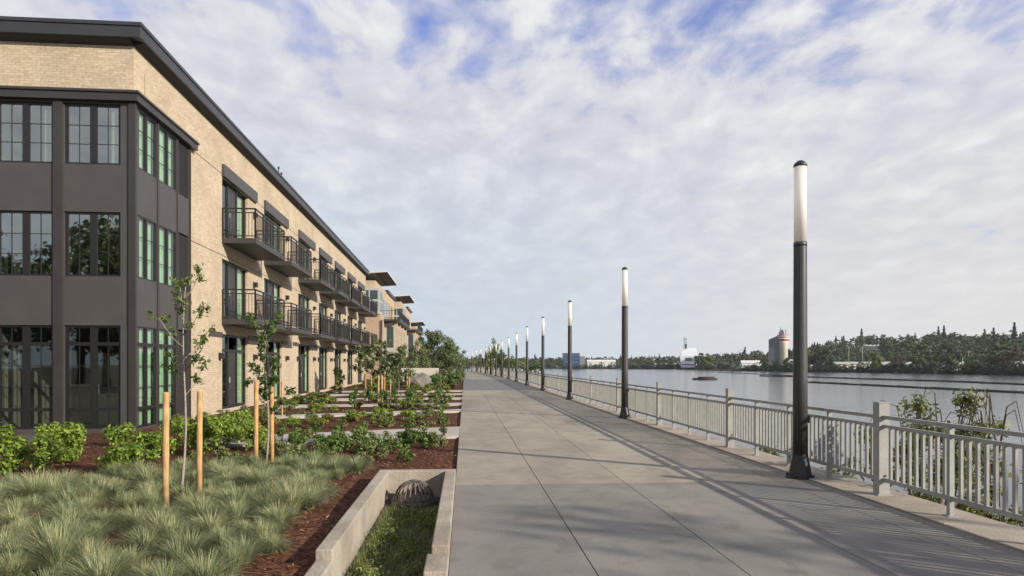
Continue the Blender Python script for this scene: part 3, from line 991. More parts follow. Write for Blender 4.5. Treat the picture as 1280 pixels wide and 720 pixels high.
pmesh, bmesh_ = post_mesh(), boltmesh()
m = MB()
TOPZ, SECZ, BOTZ = 1.0, .885, .2
pan = MB()
pan.bar((0, .07, TOPZ), (0, SPAN - .07, TOPZ), .05, .045); pan.bar((0, .07, SECZ), (0, SPAN - .07, SECZ), .04, .04); pan.bar((0, .07, BOTZ), (0, SPAN - .07, BOTZ), .045, .05)
railm = pan.mesh('rail', M['rail'])
bal = MB()
for q in range(4):
    y0 = .07 + (SPAN - .14) / 4 * q; n = 10
    for i in range(1, n):
        y = y0 + (SPAN - .14) / 4 * i / n
        if True: bal.box(-.015, .015, y - .019, y + .019, BOTZ + .02, SECZ - .02)
balm = bal.mesh('balusters', M['rail'])
sub = MB(); sub.box(-.028, .028, -.025, .025, 0, TOPZ - .02); sub.box(-.06, .06, -.05, .05, 0, .012)
subm = sub.mesh('picket_post', M['rail'])
for k in range(NSP):
    p, q = fpt(k), fpt(k + 1)
    ang = -math.atan2(q.x - p.x, q.y - p.y)
    o = link_mesh('post', pmesh, fence, p); o.rotation_euler.z = ang
    if k < 8: link_mesh('bolt', bmesh_, o)
    r_ = link_mesh('rail_panel', railm, fence, p); r_.rotation_euler.z = ang
    link_mesh('balusters', balm, r_)
    for t in (.25, .5, .75):
        s_ = link_mesh('picket_post', subm, r_, (0, SPAN * t, 0))


# ------------------------------------------------------------------ light columns
def make_lamp():
    root = empty('light_column', (0, 0, 0))
    b = MB()
    n = 8
    # flared skirt on a base plate
    b.lathe([(.215, 0), (.215, .02), (.175, .022), (.17, .05), (.125, .28), (.113, .36)], 8, smooth=False)
    for k in range(4):
        t = PI / 4 + k * PI / 2; b.tube([(.19 * math.cos(t), .19 * math.sin(t), .02), (.19 * math.cos(t), .19 * math.sin(t), .06)], .015, 6)
    b.build('base', M['poledk'], root)
    p = MB(); p.lathe([(.108, .34), (.102, 1.5), (.094, 3.48), (.094, 3.5)], 24); p.lathe([(.097, 3.46), (.097, 3.52)], 24)
    po = p.build('pole', M['pole'], root)
    h = MB(); h.box(.085, .125, -.05, .05, .82, .95); h.build('hatch', M['poledk'], po, bevel=.008)
    d = MB(); d.lathe([(.09, 3.521), (.09, 4.66)], 28); d.build('diffuser', M['opal'], root)
    c = MB(); c.lathe([(.096, 4.65), (.096, 4.68), (.075, 4.71), (.04, 4.74), (.0, 4.75)], 24); c.build('cap', M['poledk'], root)
    return root


order = ['tallest and closest grey light column with white top, standing before the railing', 'second light column from the near end of the railing row',
         'third light column of the row, white tube rising left of the blue building', 'fourth light column counted from the near end of the row',
         'fifth light column counted from the near end of the row', 'sixth light column counted from the near end of the row, last before the bank bushes']
lamp0 = make_lamp()
for k in range(20):
    o = lamp0 if k == 0 else copy_tree(lamp0)
    Y = 9.61 + 10.93 * k
    o.location = (5.03 - .16 + bend(Y) + .14, Y, 0.0)
    tag(o, order[k] if k < 6 else 'small distant light column where the promenade bends away to the left', 'street lamp',
        'light columns along the promenade' if k < 6 else 'distant light columns at the bend')


# ------------------------------------------------------------------ leaves
def leaf_arrays(centers, size, rng, up=.35, aspect=.6, outward=None, ow=1.5):
    n = len(centers)
    nrm = rng.normal(size=(n, 3)); nrm[:, 2] += up * 2
    if outward is not None: nrm += outward * ow
    nrm /= np.linalg.norm(nrm, axis=1)[:, None] + 1e-9
    a = np.cross(nrm, rng.normal(size=(n, 3))); a /= np.linalg.norm(a, axis=1)[:, None] + 1e-9
    b = np.cross(nrm, a)
    s = (size * rng.uniform(.6, 1.25, size=(n, 1)))
    a = a * s; b = b * s * aspect
    # pointed leaf: rhombus with wide middle
    V = np.stack([centers - a, centers - b * .9 + a * -.1, centers + a, centers + b * .9 - a * .1], axis=1).reshape(-1, 3)
    return V


def quads(n):
    return np.arange(n * 4, dtype=np.int32)


def clump_points(clumps, n, rng, shell=.55):
    vol = np.array([c[1][0] * c[1][1] * c[1][2] for c in clumps]) ** .67
    pick = rng.choice(len(clumps), size=n, p=vol / vol.sum())
    d = rng.normal(size=(n, 3)); d /= np.linalg.norm(d, axis=1)[:, None]
    r = (shell + (1 - shell) * rng.random((n, 1))) * (rng.random((n, 1)) ** .18) * rng.uniform(.85, 1.12, size=(n, 1))
    C = np.array([c[0] for c in clumps], dtype=float)[pick]; S = np.array([c[1] for c in clumps], dtype=float)[pick]
    return C + d * r * S, d


def crown_mesh(name, clumps, n, size, mat, seed, shell=.5, up=.3, aspect=.6):
    rng = np.random.default_rng(seed)
    P, d = clump_points(clumps, n, rng, shell)
    return mesh_arrays(name, leaf_arrays(P, size, rng, up, aspect, d), quads(n), 4, mat)


def decid_clumps(rng, h, w, base, nc=14):
    cl = []
    for i in range(nc):
        t = rng.random()
        z = base + (h - base) * (.12 + .76 * t)
        rr = w * .5 * math.sin(PI * (.18 + .72 * t)) * (.35 + .6 * rng.random())
        a = rng.random() * 2 * PI
        s = w * (.15 + .12 * rng.random()) * (1.1 - .4 * t)
        cl.append(((rr * math.cos(a), rr * math.sin(a), z), (s, s, s * .8)))
    cl.append(((0, 0, h - w * .12), (w * .14, w * .14, w * .14)))
    return cl


def decid_variant(seed, h, w, base, n, size, mat, nc=14, trunk=True):
    rng = np.random.default_rng(seed)
    cl = decid_clumps(rng, h, w, base, nc)
    cm = crown_mesh('crown', cl, n, size, mat, seed + 1)
    t = MB()
    t.tube([(0, 0, -.3), (.03 * h * .2, 0, h * .3), (0, .02 * h, h * .6), (0, 0, h * .85)], [h * .022, h * .018, h * .011, h * .004], 7)
    for (c, s) in cl[:9]:
        t.tube([(0, 0, h * (.22 + .3 * rng.random())), (c[0] * .5, c[1] * .5, c[2] * .8), c], [h * .009, h * .006, h * .002], 5)
    tm = t.mesh('trunk', M['bark'])
    return cm, tm


def conifer_variant(seed, h, w, n, size, mat):
    rng = np.random.default_rng(seed)
    t = rng.random(n) ** .75
    lay = np.floor(t * 11) / 11 + rng.random(n) * .05
    z = h * (.08 + .92 * lay)
    rmax = w * .5 * (1.02 - lay) * (.75 + .3 * np.sin(lay * 40 + seed))
    a = rng.random(n) * 2 * PI
    r = rmax * np.sqrt(rng.random(n)) * 1.05
    P = np.stack([r * np.cos(a), r * np.sin(a), z - r * .35], 1)
    V = leaf_arrays(P, size, rng, .2, .5)
    cm = mesh_arrays('crown', V, quads(n), 4, mat)
    tb = MB(); tb.tube([(0, 0, -.3), (0, 0, h * .97)], [h * .018, h * .003], 6)
    return cm, tb.mesh('trunk', M['bark'])


def plant_tree(name, var, loc, s, label, cat='tree', group=None, rz=None):
    o = empty(name, loc, rnd.random() * 6.28 if rz is None else rz, label, cat, group)
    o.scale = (s, s, s) if not isinstance(s, tuple) else s
    link_mesh('crown', var[0], o); link_mesh('trunk', var[1], o)
    return o


# --- blue fescue tufts
def tuft_mesh(seed, nb=230, h=.3, r=.26):
    rng = np.random.default_rng(seed)
    V = []; Fi = []
    a = rng.random(nb) * 2 * PI; lean = np.abs(rng.normal(rng.uniform(.5, .85), rng.uniform(.3, .45), nb)); ln = h * rng.uniform(.65, 1.25, nb)
    for i in range(nb):
        d = np.array([math.cos(a[i]), math.sin(a[i]), 0]); sd = np.array([-d[1], d[0], 0]) * .0019
        b = d * .06 * math.sqrt(rng.random())
        th0, th1, th2 = lean[i] * .5, lean[i], lean[i] * 1.5
        p1 = b + (d * math.sin(th0) + np.array([0, 0, math.cos(th0)])) * ln[i] * .4
        p2 = p1 + (d * math.sin(th1) + np.array([0, 0, math.cos(th1)])) * ln[i] * .35
        p3 = p2 + (d * math.sin(th2) + np.array([0, 0, math.cos(th2)])) * ln[i] * .35
        k = len(V)
        V += [b - sd, b + sd, p1 - sd, p1 + sd, p2 - sd * .8, p2 + sd * .8, p3 - sd * .2, p3 + sd * .2]
        Fi += [k, k + 1, k + 3, k + 2, k + 2, k + 3, k + 5, k + 4, k + 4, k + 5, k + 7, k + 6]
    return mesh_arrays('fescue_tuft', np.array(V), Fi, 4, M['fescue'])


tufts = [tuft_mesh(100 + i, 820 if i < 5 else 560, .25 + .025 * (i % 4), .26) for i in range(8)]
spots = []
yv = 3.9
row = 0
while yv < 12.1:
    xv = -9.4 + (row % 2) * .19
    while xv < -1.55:
        x = xv + rnd.uniform(-.11, .11); y = yv + rnd.uniform(-.11, .11)
        D = x * sn + y * cs; lat = x * cs - y * sn
        px = CX + F * lat / D
        lim = 11.35 + .25 * math.sin(x * 1.7) - max(0, (-4.2 - x)) * .42
        if x > -2.0: lim = min(lim, 11.4)
        rl = -1.74 + .05 * math.sin(y * 3)
        if -60 < px and y < lim and x < rl and not (x < -5.6 and y > 9.6): spots.append((x, y))
        xv += .37
    yv += .335; row += 1
spots.sort(key=lambda p: p[1])
rnd2 = random.Random(5)
for (x, y) in spots[:290]:
    if rnd2.random() < .07: continue
    o = link_mesh('fescue_tuft', rnd2.choice(tufts), None, (x, y, -.05))
    s = rnd2.uniform(.7, 1.25); o.scale = (s * 1.02, s * 1.02, s * rnd2.uniform(.58, .86)); o.rotation_euler = (rnd2.uniform(-.16, .16), rnd2.uniform(-.16, .16), rnd2.random() * 6.28)
    tag(o, 'tuft of blue green ornamental grass massed before the shrubs and concrete planter', 'grass tuft', 'blue green grass tufts')
print('tufts', len(spots))


# --- shrubs
def shrub_variant(seed, w, h, n, size, mat, nc=10, stems=6, aspect=.6, tall=False):
    rng = np.random.default_rng(seed)
    cl = []
    for i in range(nc):
        t = rng.random(); a = rng.random() * 2 * PI
        rr = w * .36 * math.sqrt(rng.random()) * (1 - .35 * t)
        s = w * (.16 + .1 * rng.random())
        cl.append(((rr * math.cos(a), rr * math.sin(a), h * (.2 + .66 * t)), (s, s, s * (1.3 if tall else .95))))
    fm = crown_mesh('foliage', cl, n, size, mat, seed + 5, .25, .5, aspect)
    t = MB()
    for (c, s) in cl[:stems]:
        t.tube([(c[0] * .1, c[1] * .1, -.05), (c[0] * .5, c[1] * .5, c[2] * .55), c], [.011, .008, .003], 5)
    return fm, t.mesh('stem', M['bark'])


def plant(name, var, loc, s, label, cat, group=None):
    o = empty(name, loc, rnd.random() * 6.28, label, cat, group)
    o.scale = (s, s, s) if not isinstance(s, tuple) else s
    link_mesh('foliage', var[0], o); link_mesh('stem', var[1], o)
    return o


bigs = [shrub_variant(200 + i * 7, .85, .8, 1500, .04, M['shrub'], 15) for i in range(4)]
big_list = [(8, 590, 528), (58, 592, 540), (88, 578, 527), (148, 593, 528), (186, 580, 532), 
            (214, 568, 528), (250, 569, 518), (276, 560, 514), (303, 555, 512), (318, 563, 522), (-30, 590, 530), (62, 568, 528), (235, 560, 522)]
for (px, py, ty) in big_list:
    p = at(px, py, -.05); D = p.x * sn + p.y * cs
    h = (py - ty) / F * D
    plant('bright_shrub', rnd.choice(bigs), (p.x, p.y, -.05), (h / .8 * 1.05, h / .8 * 1.05, h / .8), 'bushy lime green shrub in the row along the dark corner bay', 'shrub', 'bright shrubs along the building')

ups = [shrub_variant(300 + i * 7, .36, .75, 480, .036, M['shrub_dark'], 10, tall=True) for i in range(3)]
ul = ['upright green shrub nearest the promenade at the wide garden path', 'upright green shrub second from the promenade at the wide garden path', 'upright green shrub third from the promenade beside the wide path',
      'upright green shrub fourth from the promenade beside the wide path', 'upright green shrub at the path end, just right of the staked tree pair']
for (px, py, ty), lb in zip([(555.5, 547, 512), (515, 549, 517), (456.5, 551, 517), (397, 555, 522), (352, 560, 527)], ul):
    p = at(px, py, -.05); D = p.x * sn + p.y * cs; h = (py - ty) / F * D
    plant('upright_shrub', rnd.choice(ups), (p.x, p.y, -.05), h / .75, lb, 'shrub', 'upright shrubs at the wide path')

smalls = [shrub_variant(400 + i * 7, .5, .34, 320, .036, M['olive'] if i % 2 else M['shrub_dark'], 8) for i in range(4)]
sp_ = 0
rs = random.Random(21)
for (px, py) in [(362, 577), (395, 565), (410, 571), (452, 565), (463, 577), (510, 577), (492, 566), (377, 560), (430, 561), (530, 561), (420, 556), (445, 556), (500, 557), (540, 555), (340, 572), (378, 575), (395, 578),
                 (300, 580), (272, 575), (245, 577)] + [(rs.uniform(335, 480), rs.uniform(553, 578)) for _ in range(16)] + [(rs.uniform(350, 560), rs.uniform(551, 560)) for _ in range(10)]:
    p = at(px + rs.uniform(-4, 4), py, -.05)
    plant('bed_plant', rs.choice(smalls), (p.x, p.y, -.05), rs.uniform(.75, 1.2), 'low leafy plant in the red mulch between the grass tufts and the wide path', 'plant', 'low plants before the wide path')
# beds between the first and the later paths
grasses = [shrub_variant(500 + i * 7, .5, .42, 300, .038, M['yellowgreen'] if i == 0 else M['olive'] if i == 1 else M['shrub'] if i == 2 else M['bronze'], 8) for i in range(4)]
cnt = 0
for (y0, y1, n, lab, grp) in [(18.3, 24.2, 85, 'small light green plant in the mulch bed beyond the wide path', 'plants beyond the wide path'),
                              (25.6, 33, 60, 'small plant in the middle mulch beds between the narrow paths', 'plants in the middle beds'),
                              (34, 58, 80, 'distant low plant in the far mulch beds below the young trees', 'plants in the far beds')]:
    k = 0; guard = 0
    while k < n and guard < 2000:
        guard += 1
        y = rs.uniform(y0, y1); x = rs.uniform(-8.2, -.6)
        if y < 24.3:
            rowi = round((x + y * .35) / .62); x = rowi * .62 - y * .35 + rs.uniform(-.1, .1)
            if x < -8.2 or x > -.5: continue
        if on_path(x, y): continue
        v = rs.choice(grasses[:3] if y < 40 else grasses)
        s = rs.uniform(.7, 1.25) * (1 if y < 30 else 1.25)
        plant('bed_plant', v, (x, y, -.05), (s, s, s * .78), lab, 'plant', grp); k += 1
# more upright plants along later paths
for k in range(12):
    y = [25.6, 26.2, 29.8][k % 3] + rs.uniform(0, .4); x = -1.0 - (k // 3) * 1.15 + rs.uniform(-.2, .2)
    plant('upright_shrub', rs.choice(ups), (x, y, -.05), rs.uniform(.9, 1.2), 'upright green shrub lining the narrow garden paths', 'shrub', 'upright shrubs at the narrow paths')
p = at(424, 492, -.05); v = shrub_variant(640, .9, 1.7, 500, .08, M['yellowgreen'], 12, tall=True)
plant('yellow_shrub', v, (p.x, p.y, -.05), 1.0, 'tall yellow green shrub against the brick pier between ground floor doors', 'shrub')

# --- young staked trees
def young_tree(px, py, h, label, seed, n, crown0, spread, lean=.0, leafsize=.05, dens=9, mat='treeleaf'):
    p = at(px, py, -.05)
    rng = np.random.default_rng(seed)
    root = empty('young_tree', (p.x, p.y, -.05), 0, label, 'tree', 'young staked trees')
    t = MB()
    top = Vector((lean * h, .03, h))
    def tr(u): return Vector((lean * h * u + .03 * math.sin(u * 6), .03 * u + .02 * math.sin(u * 5), h * u))
    t.tube([tr(u) for u in np.linspace(-.02, 1, 10)], [.019 * (1 - .75 * u) for u in np.linspace(0, 1, 10)], 7)
    cl = []
    for i in range(dens):
        u = crown0 + (1 - crown0) * (i + .5) / dens
        a = i * 2.4 + rng.random(); L_ = spread * (.55 + .5 * rng.random()) * (1.15 - .55 * (u - crown0) / (1 - crown0))
        s0 = tr(u - .06); e = tr(u) + Vector((math.cos(a) * L_, math.sin(a) * L_, .12 + .16 * rng.random()))
        mid = (s0 + e) / 2 + Vector((0, 0, -.05))
        t.tube([s0, mid, e], [.009, .006, .003], 5)
        for q in range(3):
            w_ = .45 + .3 * q
            c_ = s0 * (1 - w_) + e * w_
            r_ = spread * (.24 + .16 * rng.random())
            cl.append((tuple(c_ + Vector((rng.normal() * .04, rng.normal() * .04, rng.normal() * .04))), (r_, r_, r_ * .9)))
    cl.append((tuple(tr(1)), (spread * .15,) * 3))
    t.build('trunk', M['bark_pale'], root)
    link_mesh('crown', crown_mesh('crown', cl, n, leafsize, M[mat], seed + 3, .0, .2, .5), root)
    return root


young_tree(226, 622, 2.85, 'thin sparse young tree between two wooden stakes in the blue grass', 31, 520, .5, .42, .025, .042)
young_tree(333, 580, 2.5, 'denser young tree between two stakes behind the blue grass', 47, 1700, .36, .36, .0, .042, 11)
young_tree(476, 507, 2.7, 'young tree by the close pair of stakes in the middle beds', 52, 900, .45, .6, .0, .09, 10, 'midtree')
young_tree(458, 493, 2.7, 'young leafy tree near the last balconies of the apartment building', 58, 1100, .4, .8, .0, .11, 11, 'midtree')
young_tree(498, 494, 2.3, 'young tree with bronze green leaves left of the big roadside trees', 61, 900, .4, .75, .0, .11, 11, 'midtree')


def stake(px, py, h, label, w=.074):
    p = at(px, py, -.05)
    m = MB()
    m.tube([(0, 0, -.2), (.0, .005, h * .5), (.005, 0, h - .02), (.005, 0, h)], [w / 2, w / 2 * .98, w / 2 * .97, w / 2 * .8], 10)
    o = m.build('wooden_stake', M['stake'], None, (p.x, p.y, -.05))
    o.rotation_euler = (R(rnd.uniform(-1, 1)), R(rnd.uniform(-.8, .8)), 0)
    tag(o, label, 'stake', 'wooden tree stakes'); return o


stake(207, 641, 1.42, 'wooden stake left of the sparse young tree, nearest of all stakes')
stake(249, 619, 1.39, 'wooden stake just right of the sparse young tree trunk')
stake(320, 586, 1.47, 'wooden stake left of the denser young tree trunk')
stake(340, 578, 1.43, 'wooden stake right of the denser young tree trunk')
stake(352.5, 522, 1.2, 'thin pale stake before the brick pier, beyond the denser young tree', .06)
stake(473, 507, 1.27, 'left one of the close stake pair in the middle beds')
stake(477.8, 505, 1.25, 'right one of the close stake pair in the middle beds')
stake(480.5, 494, 1.3, 'reddish thin stake just behind the close stake pair', .07)
stake(456.7, 491.5, 1.25, 'lone pale stake left of the close stake pair', .07)
stake(509, 487.5, 1.35, 'left one of the far stake pair near the dark hedge', .09)
stake(511.3, 487, 1.35, 'right one of the far stake pair near the dark hedge', .09)
stake(464, 487, 1.5, 'far stake standing in shade below the young leafy tree', .08)
stake(488, 500, 1.0, 'short thin stake right of the close stake pair', .05)

# --- big trees and hedge at the end of the beds
mids = [decid_variant(700 + i * 9, 5.0, 3.8, .5, 5200, .095, M['midtree'], 18) for i in range(3)]
for (px, D, h, lb) in [(548, 72, 5.6, 'large bushy roadside tree nearest the promenade edge'), (522, 68, 4.3, 'large bushy tree left of the roadside tree, before the townhouses'),
                       (562, 84, 5.2, 'bushy tree at the promenade edge behind the nearest roadside tree'), (506, 78, 4.2, 'shady tree at the corner of the second townhouse'),
                       (535, 90, 6.6, 'taller tree rising behind the roadside trees'), (492, 60, 2.4, 'small round tree before the first townhouse'), (572, 100, 4.6, 'farthest bushy tree at the left promenade edge')]:
    p = atd(px, D); plant_tree('leafy_tree', rnd.choice(mids), (p.x, p.y, -.1), h / 5.0, lb, 'tree', 'trees by the townhouses')
hed = [shrub_variant(760 + i * 5, 1.7, 1.3, 800, .1, M['midtree'] if i else M['shrub_dark'], 14) for i in range(3)]
for i, (px, D) in enumerate([(540, 55), (552, 56), (563, 57), (572, 60), (528, 56), (516, 57), (568, 50), (556, 64), (575, 66), (575, 72), (545, 48), (498, 55), (485, 55), (470, 54), (574, 80), (574, 90), (510, 64)]):
    p = atd(px, D); plant('hedge_shrub', rnd.choice(hed), (p.x, p.y, -.1), rnd.uniform(.6, .95), 'dark rounded shrub in the hedge below the roadside trees', 'shrub', 'hedge shrubs below the roadside trees')
p0, p1 = atd(500, 66), atd(548, 66)
m = MB(); m.bar((p0.x, p0.y, .6), (p1.x, p1.y, .6), .3, 1.4); m.build('low_wall', M['wallpale'], None, bevel=.02)
tag(bpy.data.objects['low_wall'], 'low pale concrete wall behind the hedge shrubs', 'wall')
def boulder(px, D, r, lab):
    p = atd(px, D); rng = np.random.default_rng(int(px))
    import bmesh
    bm = bmesh.new(); bmesh.ops.create_icosphere(bm, subdivisions=3, radius=r)
    for v in bm.verts:
        k = 1 + .18 * math.sin(v.co.x * 5 / r + px) * math.sin(v.co.y * 4 / r) + rng.normal() * .02
        v.co = Vector((v.co.x * k * 1.3, v.co.y * k, v.co.z * k * .8))
    me = bpy.data.meshes.new('boulder'); bm.to_mesh(me); bm.free(); me.materials.append(M['rock'])
    o = link_mesh('boulder', me, None, (p.x, p.y, r * .4)); tag(o, lab, 'boulder')
boulder(524, 50, .8, 'grey boulder before the low pale wall')

# ------------------------------------------------------------------ concrete planter with drain
pl = empty('concrete_planter', (-.7, 7.5, 0), 0, 'sunken concrete planter box with weeds beside the promenade edge', 'planter')
def P_(mb, x0, x1, y0, y1, z0, z1): mb.box(x0 + .7, x1 + .7, y0 - 7.5, y1 - 7.5, z0, z1)
m = MB(); P_(m, -1.27, -1.12, 5.75, 9.89, -.5, .12); m.build('side_wall', M['planter'], pl, bevel=.012)
m = MB(); P_(m, -.29, -.135, 5.82, 9.89, -.5, .12); m.build('side_wall', M['planter'], pl, bevel=.012)
m = MB(); P_(m, -1.27, -.135, 9.892, 10.04, -.5, .122); m.build('back_wall', M['planter'], pl, bevel=.012)
m = MB()
P_(m, -1.27, -.135, 5.0, 5.3, -.5, .0); P_(m, -1.27, -1.12, 5.302, 5.748, -.5, .03); P_(m, -.33, -.135, 5.302, 5.818, -.5, .05)
m.build('front_wall', M['planter'], pl, bevel=.012)
m = MB(); P_(m, -1.12, -.29, 5.3, 9.892, -.5, -.27); m.build('soil', M['soil'], pl)
# weeds: uncountable
rng = np.random.default_rng(77)
n = 5200
P = np.stack([rng.uniform(-1.08, -.33, n), 5.35 + (9.0 - 5.35) * rng.random(n), np.full(n, -.27)], 1)
cl_ = [((rng.uniform(-1.05, -.35), rng.uniform(5.5, 8.8), -.22), (.12 + .1 * rng.random(), .18, .07 + .12 * rng.random())) for _ in range(34)]
Pc, dd = clump_points(cl_, 5200, rng, .1)
Pc[:, 0] = np.clip(Pc[:, 0], -1.09, -.32); Pc[:, 2] = np.maximum(Pc[:, 2], -.265)
V1 = leaf_arrays(Pc, .022, rng, .4, .35, dd)
bl = []
for i in range(2600):
    b = P[i]; a = rng.random() * 6.28; l = rng.uniform(.05, .17); d = np.array([math.cos(a), math.sin(a), 0]); sd = np.array([-d[1], d[0], 0]) * .003
    le = rng.uniform(.2, .9); tip = b + d * l * math.sin(le) + np.array([0, 0, l * math.cos(le)])
    bl += [b - sd, b + sd, tip + sd * .2, tip - sd * .2]
V1 = np.concatenate([V1, np.array(bl)])
o = link_mesh('planter_weeds', mesh_arrays('planter_weeds', V1, quads(len(V1) // 4), 4, M['weed'])); tag(o, 'green weeds and grass growing inside the concrete planter', 'weeds', kind='stuff')
# domed grate
gr = empty('drain_grate', (-.71, 9.42, -.27), 0, 'domed iron drain grate at the far end of the concrete planter', 'grate')
m = MB(); m.lathe([(.30, 0), (.32, .0), (.32, .07), (.27, .07)], 28); m.lathe([(.29, .05), (.3, .1), (.27, .1)], 28); m.build('base_ring', M['iron'], gr)
m = MB()
for k in range(22):
    a = 2 * PI * k / 22
    pts = [(.27 * math.cos(t) * math.cos(a), .27 * math.cos(t) * math.sin(a), .08 + .25 * math.sin(t)) for t in np.linspace(0, PI / 2 * .88, 7)]
    m.tube(pts, .011, 5)
m.lathe([(.06, .315), (.06, .335), (.03, .345), (0.0, .347)], 16)
m.build('dome', M['iron'], gr)

# bark chips scattered on the near mulch
n = 15000
X = rng.uniform(-8.4, -.16, n); Y = 4 + 16 * rng.random(n) ** .8
ok = ~((X > -1.3) & (X < -.1) & (Y > 4.9) & (Y < 10.1))
ok &= ~((Y < 10.6) & (X < -2.1) & (rng.random(n) < .6))
ok &= np.array([not on_path(x, y, .0) for x, y in zip(X, Y)])
P = np.stack([X[ok], Y[ok], -.045 + .035 * (np.sin(X[ok] * 2.1 + Y[ok] * .7) + np.sin(Y[ok] * 1.7 - X[ok] * 1.3)) * .5 + .006], 1)
V1 = leaf_arrays(P, .032, rng, 1.6, .35)
o = link_mesh('bark_chips', mesh_arrays('bark_chips', V1, quads(len(P)), 4, M['chip'])); tag(o, 'red brown bark chips scattered over the planting beds', 'mulch', kind='stuff')

# ------------------------------------------------------------------ bramble beyond the railing
def bramble():
    c0 = Vector((6.75, 8.3, -.9))
    root = empty('bramble_bush', c0, 0, 'wild leafy bramble with arching bare canes growing behind the near railing', 'bush')
    rng = np.random.default_rng(91)
    cl = []
    for i in range(90):
        y = rng.uniform(-.3, 2.2); x = rng.uniform(-.75, .9)
        top = 1.5 + .55 * math.exp(-((y - .2) / .5) ** 2) + .15 * math.sin(y * 5)
        z = rng.uniform(.0, top)
        r_ = .15 + .16 * rng.random()
        cl.append(((x * .8, y, z), (r_, r_ * 1.1, r_)))
    fm = crown_mesh('foliage', cl, 15000, .04, M['olive'], 92, .1, .3, .6)
    link_mesh('foliage', fm, root)
    t = MB()
    for i in range(16):
        y = rng.uniform(-.4, 1.4); dy = rng.uniform(-.9, 1.1); h = rng.uniform(1.9, 2.35)
        t.tube([(0, y, 0), (.05, y + dy * .2, h * .6), (.05, y + dy * .45, h * .96), (.0, y + dy * .75, h), (-.05, y + dy, h * .8)], [.012, .01, .008, .006, .003], 5)
    t.build('cane', M['bark'], root)
bramble()
bvar = [shrub_variant(820 + i, 1.6, 1.2, 700, .07, M['olive'], 12) for i in range(2)]
for i, (x, y, s) in enumerate([(7.2, 12.2, .8), (7.4, 16, .7), (7.1, 5.4, .9)]):
    plant('bank_shrub', bvar[i % 2], (x, y, -1.1), s, 'low wild shrub on the stone bank below the railing', 'shrub', 'wild shrubs on the stone bank')
# bushes and trees on the bank past the sixth lamp
bk = [decid_variant(850 + i * 3, 4.0, 3.4, .4, 1500, .14, M['olive'] if i else M['treeleaf'], 15) for i in range(2)]
for i, (px, D, h, lab) in enumerate([(640, 92, 3.6, 'bank bush by the railing just left of the sixth light column'), (655, 88, 3.2, 'bank bush between the fifth and sixth light columns'),
                                (626, 108, 5.0, 'bank tree standing among the distant light columns'), (617, 118, 7.0, 'slim tall bank tree among the distant light columns'),
                                (670, 80, 2.6, 'low bank bush right of the fifth light column'), (600, 170, 5.0, 'distant bank tree where the promenade bends'), (609, 140, 4.4, 'mid distance bank tree near the bend'),
                                (590, 230, 5.0, 'farthest bank tree at the bend')]):
    p = atd(px, D)
    x = max(p.x, 5.9 + bend(p.y))
    plant_tree('bank_tree', bk[i % 2], (x, p.y, -.6), (h / 4 * (.6 if 'slim' in lab else 1), h / 4 * (.6 if 'slim' in lab else 1), h / 4), lab, 'tree', 'trees on the near bank')

# ------------------------------------------------------------------ far bank
SH = [(300, 640), (560, 620), (640, 600), (740, 575), (860, 520), (900, 430), (945, 385), (1000, 350), (1100, 315), (1200, 268), (1280, 238), (1500, 190), (1900, 150)]
HL = [(300, 1), (700, 1.5), (860, 3), (940, 5.5), (985, 8), (1030, 13), (1075, 18.5), (1130, 17), (1180, 19), (1230, 16.5), (1280, 18.5), (1500, 16), (1900, 14)]
def interp(T, x):
    return float(np.interp(x, [a for a, _ in T], [b for _, b in T]))
def terr(px, t):
    D = interp(SH, px) + t
    s1 = min(1, max(0, t / 6)); s2 = min(1, max(0, (t - 45) / 200)); s2 = s2 * s2 * (3 - 2 * s2)
    z = WZ - .6 + 2.0 * s1 + interp(HL, px) * s2
    return D, z
pxs = list(range(300, 1901, 20)); ts = [-3, 0, 3, 6, 20, 45, 70, 100, 140, 180, 245, 330, 600, 1500, 3500]
V = []
for t in ts:
    for px in pxs:
        D, z = terr(px, t); q = atd(px, D, z); V.append(q)
npx = len(pxs)
mb = MB(); mb.add(V, [(j * npx + i, j * npx + i + 1, (j + 1) * npx + i + 1, (j + 1) * npx + i) for j in range(len(ts) - 1) for i in range(npx - 1)], True)
struct('far_bank_hills', mb, M['farland'])

